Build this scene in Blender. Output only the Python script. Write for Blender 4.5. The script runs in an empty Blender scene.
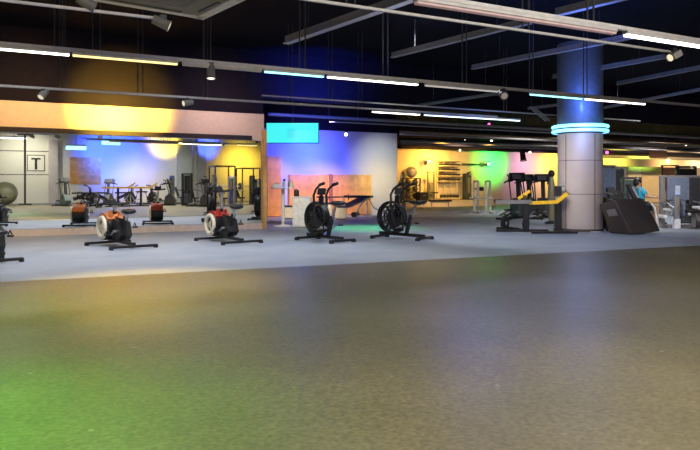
import bpy, bmesh, math, random
from mathutils import Vector, Matrix
random.seed(7)
col = bpy.context.scene.collection
pi = math.pi

# ------------------------------------------------------------------ frame of reference
# room axes: +X runs along the mirror wall, +Y runs towards it, camera stands at the origin
FPX, HZ, H = 650.0, 186.0, 1.22
PHI = math.atan2(1250.0, FPX)
CF = Vector((math.cos(PHI), math.sin(PHI), 0)); CR = Vector((math.sin(PHI), -math.cos(PHI), 0))

def ray(px, py): return CF + CR*((px-350)/FPX) + Vector((0, 0, (HZ-py)/FPX))
def at_z(px, py, z=0.0):
    r = ray(px, py); k = (z-H)/r.z
    return Vector((r.x*k, r.y*k, z))
def at_y(px, Y, z=0.0):
    r = ray(px, HZ); k = Y/r.y
    return Vector((r.x*k, Y, z))
def z_at(py, p):            # height of a point over plan position p that shows at row py
    d = p.x*CF.x + p.y*CF.y
    return H + (HZ-py)/FPX*d
def heading(a, b):
    v = at_z(*b)-at_z(*a); return math.atan2(v.y, v.x)

# ------------------------------------------------------------------ materials
MATS = {}
def mat(name, c, rough=.5, metal=0, emit=None, es=0, var=.12, scale=9, bump=0, coat=0, spec=.5):
    if name in MATS: return MATS[name]
    m = bpy.data.materials.new(name); m.use_nodes = True
    nt = m.node_tree; b = nt.nodes['Principled BSDF']
    tc = nt.nodes.new('ShaderNodeTexCoord'); nz = nt.nodes.new('ShaderNodeTexNoise')
    nz.inputs['Scale'].default_value = scale; nz.inputs['Detail'].default_value = 4
    nt.links.new(tc.outputs['Object'], nz.inputs['Vector'])
    rp = nt.nodes.new('ShaderNodeValToRGB')
    lo = [max(0, x*(1-var)) for x in c]; hi = [min(1, x*(1+var)) for x in c]
    rp.color_ramp.elements[0].position = .3; rp.color_ramp.elements[1].position = .7
    rp.color_ramp.elements[0].color = (*lo, 1); rp.color_ramp.elements[1].color = (*hi, 1)
    nt.links.new(nz.outputs['Fac'], rp.inputs['Fac'])
    nt.links.new(rp.outputs['Color'], b.inputs['Base Color'])
    b.inputs['Roughness'].default_value = rough; b.inputs['Metallic'].default_value = metal
    b.inputs['Specular IOR Level'].default_value = spec
    if coat: b.inputs['Coat Weight'].default_value = coat
    if emit is not None:
        b.inputs['Emission Color'].default_value = (*emit, 1); b.inputs['Emission Strength'].default_value = es
    if bump:
        bp = nt.nodes.new('ShaderNodeBump'); bp.inputs['Strength'].default_value = bump
        nt.links.new(nz.outputs['Fac'], bp.inputs['Height']); nt.links.new(bp.outputs['Normal'], b.inputs['Normal'])
    MATS[name] = m; return m

M = dict(
 black=mat('black_paint', (.012,.012,.014), .4), rubber=mat('black_rubber', (.018,.017,.017), .7),
 dark=mat('dark_grey_metal', (.05,.05,.055), .4, .3), grey=mat('grey_metal', (.28,.28,.3), .4, .5),
 steel=mat('steel', (.55,.55,.57), .3, .8), white=mat('white_paint', (.72,.71,.68), .45),
 cream=mat('cream_plastic', (.75,.66,.5), .45), red=mat('red_paint', (.42,.035,.02), .4),
 orange=mat('orange_plastic', (.65,.2,.06), .45), yellow=mat('yellow_paint', (.8,.5,.02), .4),
 wood=mat('oak_wood', (.62,.34,.11), .5, scale=4, var=.2), woodred=mat('orange_wood', (.68,.33,.06), .5, scale=4, var=.2),
 woodgap=mat('dark_wood', (.3,.12,.05), .5),
 navy=mat('navy_vinyl', (.02,.02,.06), .4), greenblk=mat('green_grey_cover', (.05,.075,.07), .45),
 beam=mat('galvanised_beam', (.3,.3,.35), .5, .2), ceil=mat('black_ceiling', (.004,.004,.009), .9, spec=.1),
 bulk=mat('dark_bulkhead', (.012,.010,.018), .85, spec=.1), rail=mat('aluminium_rail', (.42,.4,.38), .4, .4), palepipe=mat('pale_pipe', (.34,.32,.33), .6, spec=.25),
 wire=mat('hanger_rod', (.05,.05,.06), .8, spec=.2), duct=mat('dark_duct', (.025,.022,.028), .7, spec=.2),
 pipe=mat('grey_pipe', (.2,.19,.19), .5), acw=mat('ivory_plastic', (.62,.6,.54), .5),
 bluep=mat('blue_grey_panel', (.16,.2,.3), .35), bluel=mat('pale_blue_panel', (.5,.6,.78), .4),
 skin=mat('skin', (.45,.26,.17), .5), skinp=mat('warm_skin', (.5,.3,.2), .5), hair=mat('black_hair', (.01,.008,.007), .5),
 shirt=mat('blue_cloth', (.03,.38,.62), .8), vest=mat('black_cloth', (.02,.02,.025), .85),
 box=mat('brown_black_vinyl', (.055,.042,.04), .5, bump=.15, scale=30), olive=mat('olive_vinyl', (.2,.2,.12), .35),
 grnp=mat('pale_green_bottle', (.3,.55,.35), .3), foil=mat('pale_paper', (.78,.8,.85), .5),
 peach=mat('peach_wall', (.62,.5,.4), .7, var=.05), bwall=mat('white_wall', (.52,.52,.55), .7, var=.04, scale=2),
 ywall=mat('cream_wall', (.68,.6,.48), .7, var=.05, scale=2), cwall=mat('ivory_wall', (.75,.72,.62), .7, var=.05),
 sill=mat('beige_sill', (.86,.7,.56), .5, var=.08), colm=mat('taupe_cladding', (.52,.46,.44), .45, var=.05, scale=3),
 seam=mat('dark_seam', (.1,.08,.08), .6), base=mat('column_foot', (.04,.04,.05), .5),
 bar=mat('white_frame', (.75,.75,.72), .4), kett=mat('kettlebell_iron', (.03,.03,.033), .5),
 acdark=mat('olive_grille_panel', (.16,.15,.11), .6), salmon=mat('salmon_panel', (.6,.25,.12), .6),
)
def emis(name, c, s): return mat(name, (.6,.6,.6), .4, 0, c, s)
E = dict(white=emis('white_led', (1,.95,.85), 5), warm=emis('warm_glow', (1,.72,.25), 1.6), cyan=emis('cyan_led', (.25,.85,1), 2.6),
 blue=emis('blue_led', (.1,.25,1), 3), lens=emis('spot_lens', (1,.85,.6), 9), pink=emis('pink_lens', (1,.25,.3), 5),
 mag=emis('magenta_lens', (1,.1,.5), 3), ring=emis('ring_led', (.16,.62,1), 2.2), ring2=emis('ring_led_pale', (.2,.85,1), 2.0),
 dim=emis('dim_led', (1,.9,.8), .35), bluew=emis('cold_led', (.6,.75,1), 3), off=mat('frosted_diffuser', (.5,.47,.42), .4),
 grn=emis('green_lens', (.1,1,.25), 9), ylw=emis('yellow_lens', (1,.75,.15), 9))

# ------------------------------------------------------------------ mesh helper
class MB:
    def __init__(s): s.v = []; s.f = []; s.sm = []
    def add(s, vs, fs, smooth=False):
        o = len(s.v); s.v += [tuple(v) for v in vs]
        s.f += [tuple(i+o for i in f) for f in fs]; s.sm += [smooth]*len(fs); return s
    def box(s, c, d, rot=None):
        c = Vector(c); x, y, z = d[0]/2, d[1]/2, d[2]/2
        R = rot if rot is not None else Matrix.Identity(3)
        vs = [c + R @ Vector((a*x, b*y, e*z)) for a in (-1,1) for b in (-1,1) for e in (-1,1)]
        return s.add(vs, [(0,1,3,2),(4,6,7,5),(0,4,5,1),(2,3,7,6),(0,2,6,4),(1,5,7,3)])
    def rbox(s, c, d, r=.02, rot=None):           # box with bevelled edges
        bm = bmesh.new(); bmesh.ops.create_cube(bm, size=1)
        bmesh.ops.scale(bm, vec=Vector(d), verts=bm.verts)
        bmesh.ops.bevel(bm, geom=bm.edges[:], offset=min(r, min(d)*.45), segments=2, affect='EDGES', profile=.6)
        R = rot if rot is not None else Matrix.Identity(3)
        bm.verts.index_update()
        vs = [Vector(c) + R @ v.co for v in bm.verts]; fs = [[v.index for v in f.verts] for f in bm.faces]
        bm.free(); return s.add(vs, fs)
    def frame(s, p, q, up=(0,0,1)):
        a = (Vector(q)-Vector(p)); L = a.length; a.normalize(); u = Vector(up)
        if abs(a.dot(u)) > .95: u = Vector((1,0,0))
        b = a.cross(u).normalized(); c = b.cross(a); return L, a, b, c
    def bar(s, p, q, w, h=None):                  # rectangular bar between two points
        h = h or w; L, a, b, c = s.frame(p, q)
        return s.box((Vector(p)+Vector(q))/2, (L, w, h), Matrix((a, b, c)).transposed())
    def cyl(s, p, q, r, r2=None, n=14, caps=True):
        r2 = r if r2 is None else r2; L, a, b, c = s.frame(p, q); vs = []
        for k in range(n):
            t = 2*pi*k/n; e = b*math.cos(t)+c*math.sin(t); vs += [Vector(p)+e*r, Vector(q)+e*r2]
        fs = [(2*k, 2*((k+1) % n), 2*((k+1) % n)+1, 2*k+1) for k in range(n)]
        s.add(vs, fs, True)
        if caps:
            s.add([vs[2*k] for k in range(n)], [tuple(reversed(range(n)))]); s.add([vs[2*k+1] for k in range(n)], [tuple(range(n))])
        return s
    def tube(s, pts, r, n=8):
        pts = [Vector(p) for p in pts]
        for i in range(len(pts)-1):
            s.cyl(pts[i], pts[i+1], r, n=n)
            if i: s.ball(pts[i], r, 8, 5)
        return s
    def ball(s, c, r, n=14, m=8, sq=(1,1,1)):
        c = Vector(c); vs = [c+Vector((0,0,r*sq[2]))]
        for j in range(1, m):
            for k in range(n):
                a = pi*j/m; t = 2*pi*k/n
                vs.append(c+Vector((r*sq[0]*math.sin(a)*math.cos(t), r*sq[1]*math.sin(a)*math.sin(t), r*sq[2]*math.cos(a))))
        vs.append(c-Vector((0,0,r*sq[2]))); fs = []
        for k in range(n): fs.append((0, 1+k, 1+(k+1) % n))
        for j in range(m-2):
            for k in range(n):
                a = 1+j*n; fs.append((a+k, a+n+k, a+n+(k+1) % n, a+(k+1) % n))
        e = len(vs)-1; a = 1+(m-2)*n
        for k in range(n): fs.append((a+k, e, a+(k+1) % n))
        return s.add(vs, fs, True)
    def torus(s, c, axis, R, r, n=28, m=8):
        c = Vector(c); A = Vector(axis).normalized(); u = A.orthogonal().normalized(); w = A.cross(u); vs = []; fs = []
        for k in range(n):
            t = 2*pi*k/n; e = u*math.cos(t)+w*math.sin(t)
            for j in range(m):
                p = 2*pi*j/m; vs.append(c+e*(R+r*math.cos(p))+A*(r*math.sin(p)))
        for k in range(n):
            for j in range(m):
                fs.append((k*m+j, ((k+1) % n)*m+j, ((k+1) % n)*m+(j+1) % m, k*m+(j+1) % m))
        return s.add(vs, fs, True)
    def lathe(s, prof, c=(0,0,0), n=24):           # profile of (radius, z)
        c = Vector(c); vs = []; fs = []
        for r, z in prof:
            for k in range(n):
                t = 2*pi*k/n; vs.append(c+Vector((r*math.cos(t), r*math.sin(t), z)))
        for j in range(len(prof)-1):
            for k in range(n): fs.append((j*n+k, j*n+(k+1) % n, (j+1)*n+(k+1) % n, (j+1)*n+k))
        s.add(vs, fs, True); s.add(vs[:n], [tuple(reversed(range(n)))]); return s.add(vs[-n:], [tuple(range(n))])
    def prism(s, poly, axis, lo, hi):              # polygon in the plane across axis ('x','y','z')
        def P(a, b, e): return {'x': (e,a,b), 'y': (a,e,b), 'z': (a,b,e)}[axis]
        n = len(poly); vs = [P(a,b,lo) for a,b in poly]+[P(a,b,hi) for a,b in poly]
        fs = [tuple(range(n)), tuple(range(2*n-1, n-1, -1))]+[(k, k+n, (k+1) % n+n, (k+1) % n) for k in range(n)]
        return s.add(vs, fs)
    def build(s, name, m, parent=None, bevel=0):
        me = bpy.data.meshes.new(name); me.from_pydata(s.v, [], s.f); me.validate()
        if len(me.polygons) == len(s.sm): me.polygons.foreach_set('use_smooth', s.sm)
        bm = bmesh.new(); bm.from_mesh(me); bmesh.ops.recalc_face_normals(bm, faces=bm.faces); bm.to_mesh(me); bm.free()
        me.materials.append(M[m] if isinstance(m, str) else m)
        o = bpy.data.objects.new(name, me); col.objects.link(o)
        if parent: o.parent = parent
        if bevel:
            md = o.modifiers.new('bevel', 'BEVEL'); md.width = bevel; md.segments = 2; md.limit_method = 'ANGLE'
        return o

def tag(o, label=None, cat=None, group=None, kind=None):
    if label: o['label'] = label
    if cat: o['category'] = cat
    if group: o['group'] = group
    if kind: o['kind'] = kind
    return o
def thing(name, label, cat, loc=(0,0,0), rz=0, group=None):
    o = bpy.data.objects.new(name, None); col.objects.link(o); o.empty_display_size = .1
    o.location = loc; o.rotation_euler = (0,0,rz); return tag(o, label, cat, group)
def struct(name, mb, m, label=None, bevel=0):
    return tag(mb.build(name, m, None, bevel), label, None, None, 'structure')
def dup(root, label, loc=None, rz=None, group=None):
    def cp(o, par):
        c = o.copy(); col.objects.link(c)
        if par: c.parent = par
        for ch in list(o.children): cp(ch, c)
        return c
    r = cp(root, None); r['label'] = label
    if loc is not None: r.location = loc
    if rz is not None: r.rotation_euler = (0,0,rz)
    if group: r['group'] = group
    return r
def part(parent, name, m, fn, bevel=0, label=None):
    b = MB(); fn(b); o = b.build(name, m, parent, bevel)
    if label: o['label'] = label
    return o
# ------------------------------------------------------------------ special materials
def node_floor(name, kind):
    m = bpy.data.materials.new(name); m.use_nodes = True; nt = m.node_tree; b = nt.nodes['Principled BSDF']
    N = nt.nodes.new; L = nt.links.new
    tc = N('ShaderNodeTexCoord')
    n1 = N('ShaderNodeTexNoise'); n1.inputs['Scale'].default_value = .9; n1.inputs['Detail'].default_value = 5
    n2 = N('ShaderNodeTexNoise'); n2.inputs['Scale'].default_value = 38 if kind == 'rubber' else 90; n2.inputs['Detail'].default_value = 3
    for n in (n1, n2): L(tc.outputs['Object'], n.inputs['Vector'])
    r1 = N('ShaderNodeValToRGB'); r1.color_ramp.elements[0].position = .3; r1.color_ramp.elements[1].position = .7
    mx = N('ShaderNodeMix'); mx.data_type = 'RGBA'; mx.blend_type = 'MULTIPLY'; mx.inputs['Factor'].default_value = .8 if kind == 'rubber' else .5
    r2 = N('ShaderNodeValToRGB'); r2.color_ramp.elements[0].position = .3; r2.color_ramp.elements[1].position = .75
    if kind == 'rubber':
        r1.color_ramp.elements[0].color = (.145,.130,.074,1); r1.color_ramp.elements[1].color = (.195,.172,.103,1)
        r2.color_ramp.elements[0].color = (.35,.35,.35,1); r2.color_ramp.elements[1].color = (1.0,1.0,1.0,1)
        b.inputs['Roughness'].default_value = .42; b.inputs['Specular IOR Level'].default_value = .4
    else:
        r1.color_ramp.elements[0].color = (.27,.31,.38,1); r1.color_ramp.elements[1].color = (.37,.40,.46,1)
        r2.color_ramp.elements[0].color = (.8,.8,.8,1); r2.color_ramp.elements[1].color = (1,1,1,1)
        b.inputs['Roughness'].default_value = .55; b.inputs['Specular IOR Level'].default_value = .3
    L(n1.outputs['Fac'], r1.inputs['Fac']); L(n2.outputs['Fac'], r2.inputs['Fac'])
    L(r1.outputs['Color'], mx.inputs[6]); L(r2.outputs['Color'], mx.inputs[7]); L(mx.outputs[2], b.inputs['Base Color'])
    bp = N('ShaderNodeBump'); bp.inputs['Strength'].default_value = .12; L(n2.outputs['Fac'], bp.inputs['Height']); L(bp.outputs['Normal'], b.inputs['Normal'])
    if kind == 'rubber':      # pale scuffs, tiny and sparse
        v = N('ShaderNodeTexVoronoi'); v.inputs['Scale'].default_value = 3.2; L(tc.outputs['Object'], v.inputs['Vector'])
        rr = N('ShaderNodeValToRGB'); rr.color_ramp.elements[0].position = .02; rr.color_ramp.elements[1].position = .07
        rr.color_ramp.elements[0].color = (.55,.55,.55,1); rr.color_ramp.elements[1].color = (0,0,0,1)
        L(v.outputs['Distance'], rr.inputs['Fac'])
        m2 = N('ShaderNodeMix'); m2.data_type = 'RGBA'; L(rr.outputs['Color'], m2.inputs['Factor']); L(mx.outputs[2], m2.inputs[6])
        m2.inputs[7].default_value = (.4,.36,.3,1); L(m2.outputs[2], b.inputs['Base Color'])
    return m
M['rubberfloor'] = node_floor('rubber_flooring', 'rubber'); M['carpet'] = node_floor('blue_grey_flooring', 'carpet')
mm = bpy.data.materials.new('mirror_glass'); mm.use_nodes = True; nt = mm.node_tree; b = nt.nodes['Principled BSDF']
b.inputs['Metallic'].default_value = 1; b.inputs['Roughness'].default_value = .01
cm = nt.nodes.new('ShaderNodeRGB'); cm.outputs[0].default_value = (.86,.88,.86,1); nt.links.new(cm.outputs[0], b.inputs['Base Color'])
M['mirror'] = mm

# ------------------------------------------------------------------ the setting
YM = at_z(0, 237).y                    # plane of the mirror wall
YB, YF, ZC, YN = 24.0, 33.2, 5.1, -16.0
X0, X1 = -7.0, 62.0
ZW = z_at(100, at_y(0, YM)); ZMT = 2.52
xe = at_y(264, YM).x                   # where the mirror wall ends
xb = at_y(397, YB).x                   # where the tinted white wall ends
struct('floor', MB().box(((X0+X1)/2, (YN+YF)/2, -.1), (X1-X0, YF-YN, .2)), 'carpet', 'blue grey gym flooring under the machines')
a, c = at_z(0, 283), at_z(700, 246); dx = (c-a)/(c.x-a.x)
pa, pc = a+dx*(X0-a.x+.02), a+dx*(X1-a.x-.02)
struct('floor', MB().prism([(X0+.02, YN+3), (X1-.02, YN+3), (pc.x, pc.y), (pa.x, pa.y)], 'z', .0, .012), 'rubberfloor', 'brown rubber gym flooring')
struct('ceiling', MB().box(((X0+X1)/2, (YN+YF)/2, ZC+.1), (X1-X0, YF-YN, .2)), 'ceil', 'black painted ceiling')
struct('wall_left', MB().box(((X0+xe)/2, YM+.125, ZW/2), (xe-X0, .25, ZW)), 'peach', 'peach wall holding the mirror')
struct('wall_left', MB().box(((X0+xe)/2, YM+.16, (ZW+ZC)/2), (xe-X0, .18, ZC-ZW)), 'bulk', 'dark upper wall above the peach band')
struct('wall_side', MB().box((X0-.1, (YN+YF)/2, ZC/2), (.2, YF-YN, ZC)), 'cwall')
struct('wall_side', MB().box((X1+.1, (YN+YF)/2, ZC/2), (.2, YF-YN, ZC)), 'ywall')
struct('wall_rear', MB().box(((X0+X1)/2, YN-.1, ZC/2), (X1-X0, .2, ZC)), 'cwall')
ZB = z_at(128, at_y(270, YB))
struct('wall_back', MB().box(((xe-4+xb)/2, YB+.1, ZB/2), (xb-xe+4, .2, ZB)), 'bwall', 'white wall washed by blue light')
ZF = z_at(151, at_y(480, YF))
struct('wall_far', MB().box(((xb-8+X1)/2, YF+.1, ZF/2), (X1-xb+8, .2, ZF)), 'ywall', 'far wall washed by amber and green light')
struct('wall_far', MB().box(((X0+X1)/2, YF+.15, (ZF+ZC)/2), (X1-X0, .2, ZC-ZF)), 'bulk')
struct('wall_back', MB().box(((xe-4+xb)/2, YB+.15, (ZB+ZC)/2), (xb-xe+4, .2, ZC-ZB)), 'bulk')
struct('baseboard_left', MB().box(((X0+xe)/2, YM-.03, .08), (xe-X0, .06, .16)), 'sill', 'beige ledge below the mirror')
struct('wall_back', MB().box(((xe+X1)/2, YM+.16, (3.75+ZC)/2), (X1-xe, .18, ZC-3.75)), 'bulk', 'dark bulkhead crossing the hall above the tracks')
ed = at_y(264.5, YM-.08)
struct('trim_1', MB().box((ed.x, YM-.06, z_at(130, ed)/2), (.11, .12, z_at(130, ed))), mat('ochre_edge', (.62,.36,.12), .5), 'yellow edge strip at the mirror end')
xr = at_y(251, YM).x
struct('trim_2', MB().box(((X0+xr)/2, YM-.05, ZMT+.06), (xr-X0, .1, .12)), 'duct', 'dark rail above the mirror')
mt = thing('wall_mirror', 'large wall mirror behind the spin bikes reflecting the hall', 'mirror', (0, YM-.012, 0))
part(mt, 'glass', 'mirror', lambda b: b.box(((X0+xe)/2, 0, (.16+ZMT)/2), (xe-X0-.02, .02, ZMT-.16)))

part(mt, 'edge_strip', 'steel', lambda b: b.box(((X0+xe)/2, -.004, ZMT-.008), (xe-X0-.02, .03, .016)))
part(mt, 'edge_strip', 'steel', lambda b: b.box(((X0+xe)/2, -.004, .168), (xe-X0-.02, .03, .016)))
def mir(px, Y):                        # plan position at depth Y that the mirror shows at column px
    return Vector((at_y(px, 2*(YM-.02)-Y).x, Y, 0))

# wall furniture of the rear wall, seen in the mirror
def zr(py, p): return z_at(py, Vector((p.x, 2*(YM-.02)-p.y, 0)))
def rear_panel(name, px0, px1, py0, py1, m, th=.08):
    p, q = mir(px0, YN+th), mir(px1, YN+th); z0 = zr(py1, p) if py1 else 0; z1 = zr(py0, p)
    return MB().box(((p.x+q.x)/2, YN+th/2+.002, (max(0, z0)+z1)/2), (abs(q.x-p.x), th, z1-max(0, z0)))
bl = thing('wall_panel', 'orange timber panel on the rear wall seen in the mirror', 'wall panel', (0,0,0))
o = rear_panel('board', 70, 101, 157, 184, 'wood').build('board', 'woodred', bl)
bl = thing('wall_sign', 'square letter T sign on the pale rear wall in the mirror', 'sign', (0,0,0))
sgn = []
p = mir(36, YN+.1); zs = zr(163, p)
def sq(b):
    for dxx in (-.55, .55): b.box((p.x+dxx, YN+.03, zs), (.05, .04, 1.1))
    for dz in (-.55, .55): b.box((p.x, YN+.03, zs+dz), (1.15, .04, .05))
part(bl, 'frame', 'dark', sq)
part(bl, 'letter', 'black', lambda b: (b.box((p.x, YN+.03, zs-.08), (.16, .04, .75)), b.box((p.x, YN+.03, zs+.3), (.6, .04, .12))))
for n, (py) in enumerate((150, 174)):
    struct('trim_3', rear_panel('t', -5, 49, py, py+.8, 'seam', .02), 'seam')
struct('wall_rear', rear_panel('w', 49, 58, 140, 203, 'colm', .5), 'colm')
struct('wall_rear', rear_panel('w', 178, 192, 138, 203, 'bwall', .5), 'bwall')
struct('wall_rear', rear_panel('w', 198, 206, 138, 203, 'bwall', .5), 'bwall')
struct('wall_rear', rear_panel('w', 206, 275, 146, 203, 'ywall', .06), 'ywall')

# ------------------------------------------------------------------ column
cp = at_z(580, 230.5); dcol = cp.x*CF.x+cp.y*CF.y; rc = 43/2/FPX*dcol
cl = thing('column', 'round taupe clad column ringed by a cyan light band', 'column', cp)
zr0 = z_at(133.5, cp); zr1 = z_at(125.5, cp)
zs_ = [.06, z_at(194, cp), z_at(161, cp), zr0-.02]
for k in range(3):
    part(cl, 'cladding', 'colm', lambda b: b.cyl((0,0,zs_[k]+.008), (0,0,zs_[k+1]-.008), rc, n=48))
part(cl, 'core', 'seam', lambda b: b.cyl((0,0,0), (0,0,zr0), rc-.02, n=32))
part(cl, 'foot', 'base', lambda b: b.cyl((0,0,0), (0,0,.1), rc-.03, rc-.03, n=32))
def seams(b):
    for a in (-1.95, -.62):
        a += math.atan2(-cp.y, -cp.x)+1.3
        v = Vector((math.cos(a), math.sin(a), 0))*(rc+.001)
        b.cyl(v+Vector((0,0,.07)), v+Vector((0,0,zr0-.05)), .011, n=6)
part(cl, 'vertical_joint', 'seam', seams)
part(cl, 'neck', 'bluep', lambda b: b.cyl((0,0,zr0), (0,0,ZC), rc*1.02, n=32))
rr_ = 55/2/FPX*dcol
rg = part(cl, 'collar', 'dark', lambda b: b.lathe([(rr_-.12, zr0+.02), (rr_-.05, zr0+.03), (rr_-.05, zr1-.03), (rr_-.12, zr1-.02), (rc, zr1-.02), (rc, zr0+.02)], n=40))
part(rg, 'light_tube', E['ring'], lambda b: b.torus((0,0,zr0+.05), (0,0,1), rr_-.045, .045, 48, 8))
part(rg, 'light_tube', E['ring2'], lambda b: b.torus((0,0,zr1-.045), (0,0,1), rr_-.045, .045, 48, 8))

# ------------------------------------------------------------------ wood on the tinted wall
def wall_board(name, label, cat, px0, px1, py0, Y, m, gap=None):
    p, q = at_y(px0, Y), at_y(px1, Y); z1 = z_at(py0, p)
    t = thing(name, label, cat, (p.x, Y, 0))
    part(t, 'panel', m, lambda b: b.rbox(((q.x-p.x)/2, 0, z1/2+.02), (q.x-p.x, .06, z1-.04), .01))
    part(t, 'plinth', 'woodgap', lambda b: b.box(((q.x-p.x)/2, .01, .03), (q.x-p.x-.02, .04, .06)))
    return t
wall_board('wooden_screen', 'tall orange timber screen beside the mirror edge', 'screen', 267, 281, 156, YB-.05, 'woodred')
wall_board('wood_partition', 'low reddish timber partition behind the white counter', 'partition', 289, 329, 174.5, YB-.06, 'woodred')
wall_board('wood_partition', 'low golden timber partition behind the black preacher bench', 'partition', 332.5, 371, 174.5, YB-.06, 'wood')
wall_board('wood_post', 'narrow dark timber post between two low wooden partitions', 'post', 329.2, 332.3, 174, YB-.07, 'woodgap')

# ------------------------------------------------------------------ television
p = at_y(292.5, 21.0); d = p.x*CF.x+p.y*CF.y; w = 53/FPX*d; hh = 21/FPX*d; z = z_at(133, p)
tv = thing('television', 'wide hanging television with a bright turquoise screen', 'television', (p.x, p.y, z), -pi/2+PHI)
part(tv, 'screen', mat('tv_screen', (.1,.3,.3), .3, 0, (.06,.9,.74), 1.0), lambda b: b.box((0, -.035, 0), (w-.05, .02, hh-.05)))
part(tv, 'screen_figure', mat('tv_figure', (.1,.3,.3), .3, 0, (.05,.8,.72), .95), lambda b: b.rbox((-.02*w, -.047, -.02), (.16*w, .004, hh*.45), .03))
part(tv, 'frame', 'black', lambda b: b.rbox((0, .01, 0), (w, .06, hh), .012))
part(tv, 'mount', 'black', lambda b: (b.box((0, .07, .1), (.5, .06, .3)), b.cyl((0, .09, .1), (0, .09, ZC-z), .03)))

# ------------------------------------------------------------------ ceiling steel, tracks and lamps
def dir_beam(): return Vector((CF.x, CF.y, 0)) + CR*(-500/FPX)
BD = dir_beam().normalized()
def beam(label, px0, py0, px1, py1, z=4.4, w=.11, ext=(0,0), name='ceiling_beam', m='beam'):
    p, q = at_z(px0, py0, z), at_z(px1, py1, z); u = (q-p).normalized(); p -= u*ext[0]; q += u*ext[1]; c = (p+q)/2
    t = thing(name, label, 'beam', c)
    part(t, 'web', m, lambda b: b.bar(p-c, q-c, w*.35, w))
    part(t, 'flange', m, lambda b: b.bar(p-c-Vector((0,0,w/2)), q-c-Vector((0,0,w/2)), w, .025))
    def rods(b):
        for k in (.2, .8):
            a = (p-c).lerp(q-c, k); b.cyl(a, a+Vector((0,0,ZC-z)), .012, n=6)
    part(t, 'hanger', 'wire', rods)
    return t
beam('pale diagonal ceiling beam close to the ceiling air conditioner', 286, 40, 405, -2, w=.16, ext=(0,.6))
beam('pale diagonal ceiling beam second from the air conditioner', 392, 55, 530, 20, w=.12)
beam('blue lit diagonal ceiling beam crossing behind the thick lamp track', 472, 67, 640, 34, w=.11)
beam('blue lit thin diagonal ceiling beam below the boxy spotlight', 553, 76, 665, 56, w=.1)
beam('short blue lit diagonal ceiling beam above the column', 617, 83, 705, 66, w=.1)
beam('bright blue short beam above the thick lamp track', 556, 12, 612, -2, w=.13, ext=(0,.5))
beam('dim diagonal ceiling beam behind the round lens spotlight', 418, 105, 505, 92, z=3.85, w=.07)
beam('long dim ceiling beam ending at the column neck', 528, 108, 606, 99, z=3.85, w=.07)
beam('dim ceiling beam running past the column towards the hall end', 600, 108, 705, 88, z=3.85, w=.07)

def track(label, px, py, x0px, x1px, z=3.2, w=.035, h=.05, hang=(), name='lighting_track', m='rail', ext=(0,0)):
    """straight rail along X through the pixel (px, py); returns (thing, Y)"""
    Y = at_z(px, py, z).y; a = at_y(x0px, Y, z).x-ext[0]; b_ = at_y(x1px, Y, z).x+ext[1]; c = (a+b_)/2
    t = thing(name, label, 'track', (c, Y, z))
    part(t, 'rail', m, lambda b: b.box((0,0,0), (b_-a, w, h)))
    part(t, 'rail_lip', 'grey', lambda b: b.box((0,-w*.5,-h*.5), (b_-a, w*.4, h*.25)))
    for hp in hang:
        x = at_y(hp, Y, z).x-c
        part(t, 'hanger', 'wire', lambda b: (b.cyl((x-.045,0,h/2), (x-.045,0,ZC-z), .012, n=6), b.cyl((x+.06,0,h/2), (x+.06,0,ZC-z), .012, n=6)))
    return t, Y
T1, y1 = track('long ceiling lamp track with four coloured lamps above the bikes', 0, 43.5, 0, 700, hang=(58,96,207,302,385,464,531,585), h=.055, ext=(1,4))
T2, y2 = track('thin ceiling track just before the peach wall', 0, 85.5, 0, 440, hang=(62,140,205,290,360), h=.045, ext=(1,2))
T2b, y2b = track('thin short ceiling track between two longer tracks above the television', 300, 98, 262, 640, z=3.32, hang=(330,505), h=.03)
T3, y3 = track('slim ceiling track ending at the boxy spotlight', 311, 0, 285, 676, hang=(350,525), h=.03, w=.03)
T4, y4 = track('thick ceiling lamp track close to the camera', 520, 12, 380, 700, hang=(590,), h=.05, w=.06, ext=(.5,2))
T0, y0 = track('short ceiling track above the mirror beside the air conditioner', 0, 0, 0, 166, hang=(20,), h=.03, w=.03, ext=(1,0))

def lamp(label, Y, px0, px1, z, e, w=.05, h=.03, name='ceiling_light', cat='ceiling light', group=None, y_off=0):
    a, b_ = at_y(px0, Y).x, at_y(px1, Y).x; L = abs(b_-a)
    t = thing(name, label, cat, ((a+b_)/2, Y+y_off, z), 0, group)
    part(t, 'housing', 'rail', lambda b: b.rbox((0,0,.02), (L, w*1.25, .045), .008))
    part(t, 'diffuser', e, lambda b: b.rbox((0,0,-.012), (L-.02, w, h), .008))
    return t
zt = 3.2-.066
lamp('white lit linear lamp at the track end above the mirror', y1, -20, 70, zt, E['white'])
lamp('unlit linear lamp with painted amber glow on the track above the mirror', y1, 72, 178, zt, E['warm'])  # unlit lamp; the reflected amber light is put in as emission
lamp('unlit linear lamp between the amber and the cyan lamp', y1, 182, 262, zt, E['off'])
lamp('cyan lit linear lamp above the television', y1, 264, 324, zt, E['cyan'])
lamp('white lit linear lamp following the cyan lamp', y1, 327, 418, zt, E['white'])
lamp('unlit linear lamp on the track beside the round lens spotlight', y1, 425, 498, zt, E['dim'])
lamp('cold blue linear lamp above the column', y1, 530, 582, zt, E['cyan'])
lamp('pale white linear lamp above the column beside the cold blue lamp', y1, 585, 645, zt, E['white'])
lamp('thick white linear lamp close to the camera', y4, 625, 715, 3.2-.064, E['white'], w=.07, h=.035)
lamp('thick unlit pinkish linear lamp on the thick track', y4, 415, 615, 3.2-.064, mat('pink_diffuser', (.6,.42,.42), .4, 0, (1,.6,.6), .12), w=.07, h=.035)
lamp('white linear lamp on the thin track above the far equipment', y2, 372, 420, zt, E['white'], w=.04)
lamp('blue white linear lamp further along the thin track', y2, 424, 520, zt, E['bluew'], w=.04)

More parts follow.
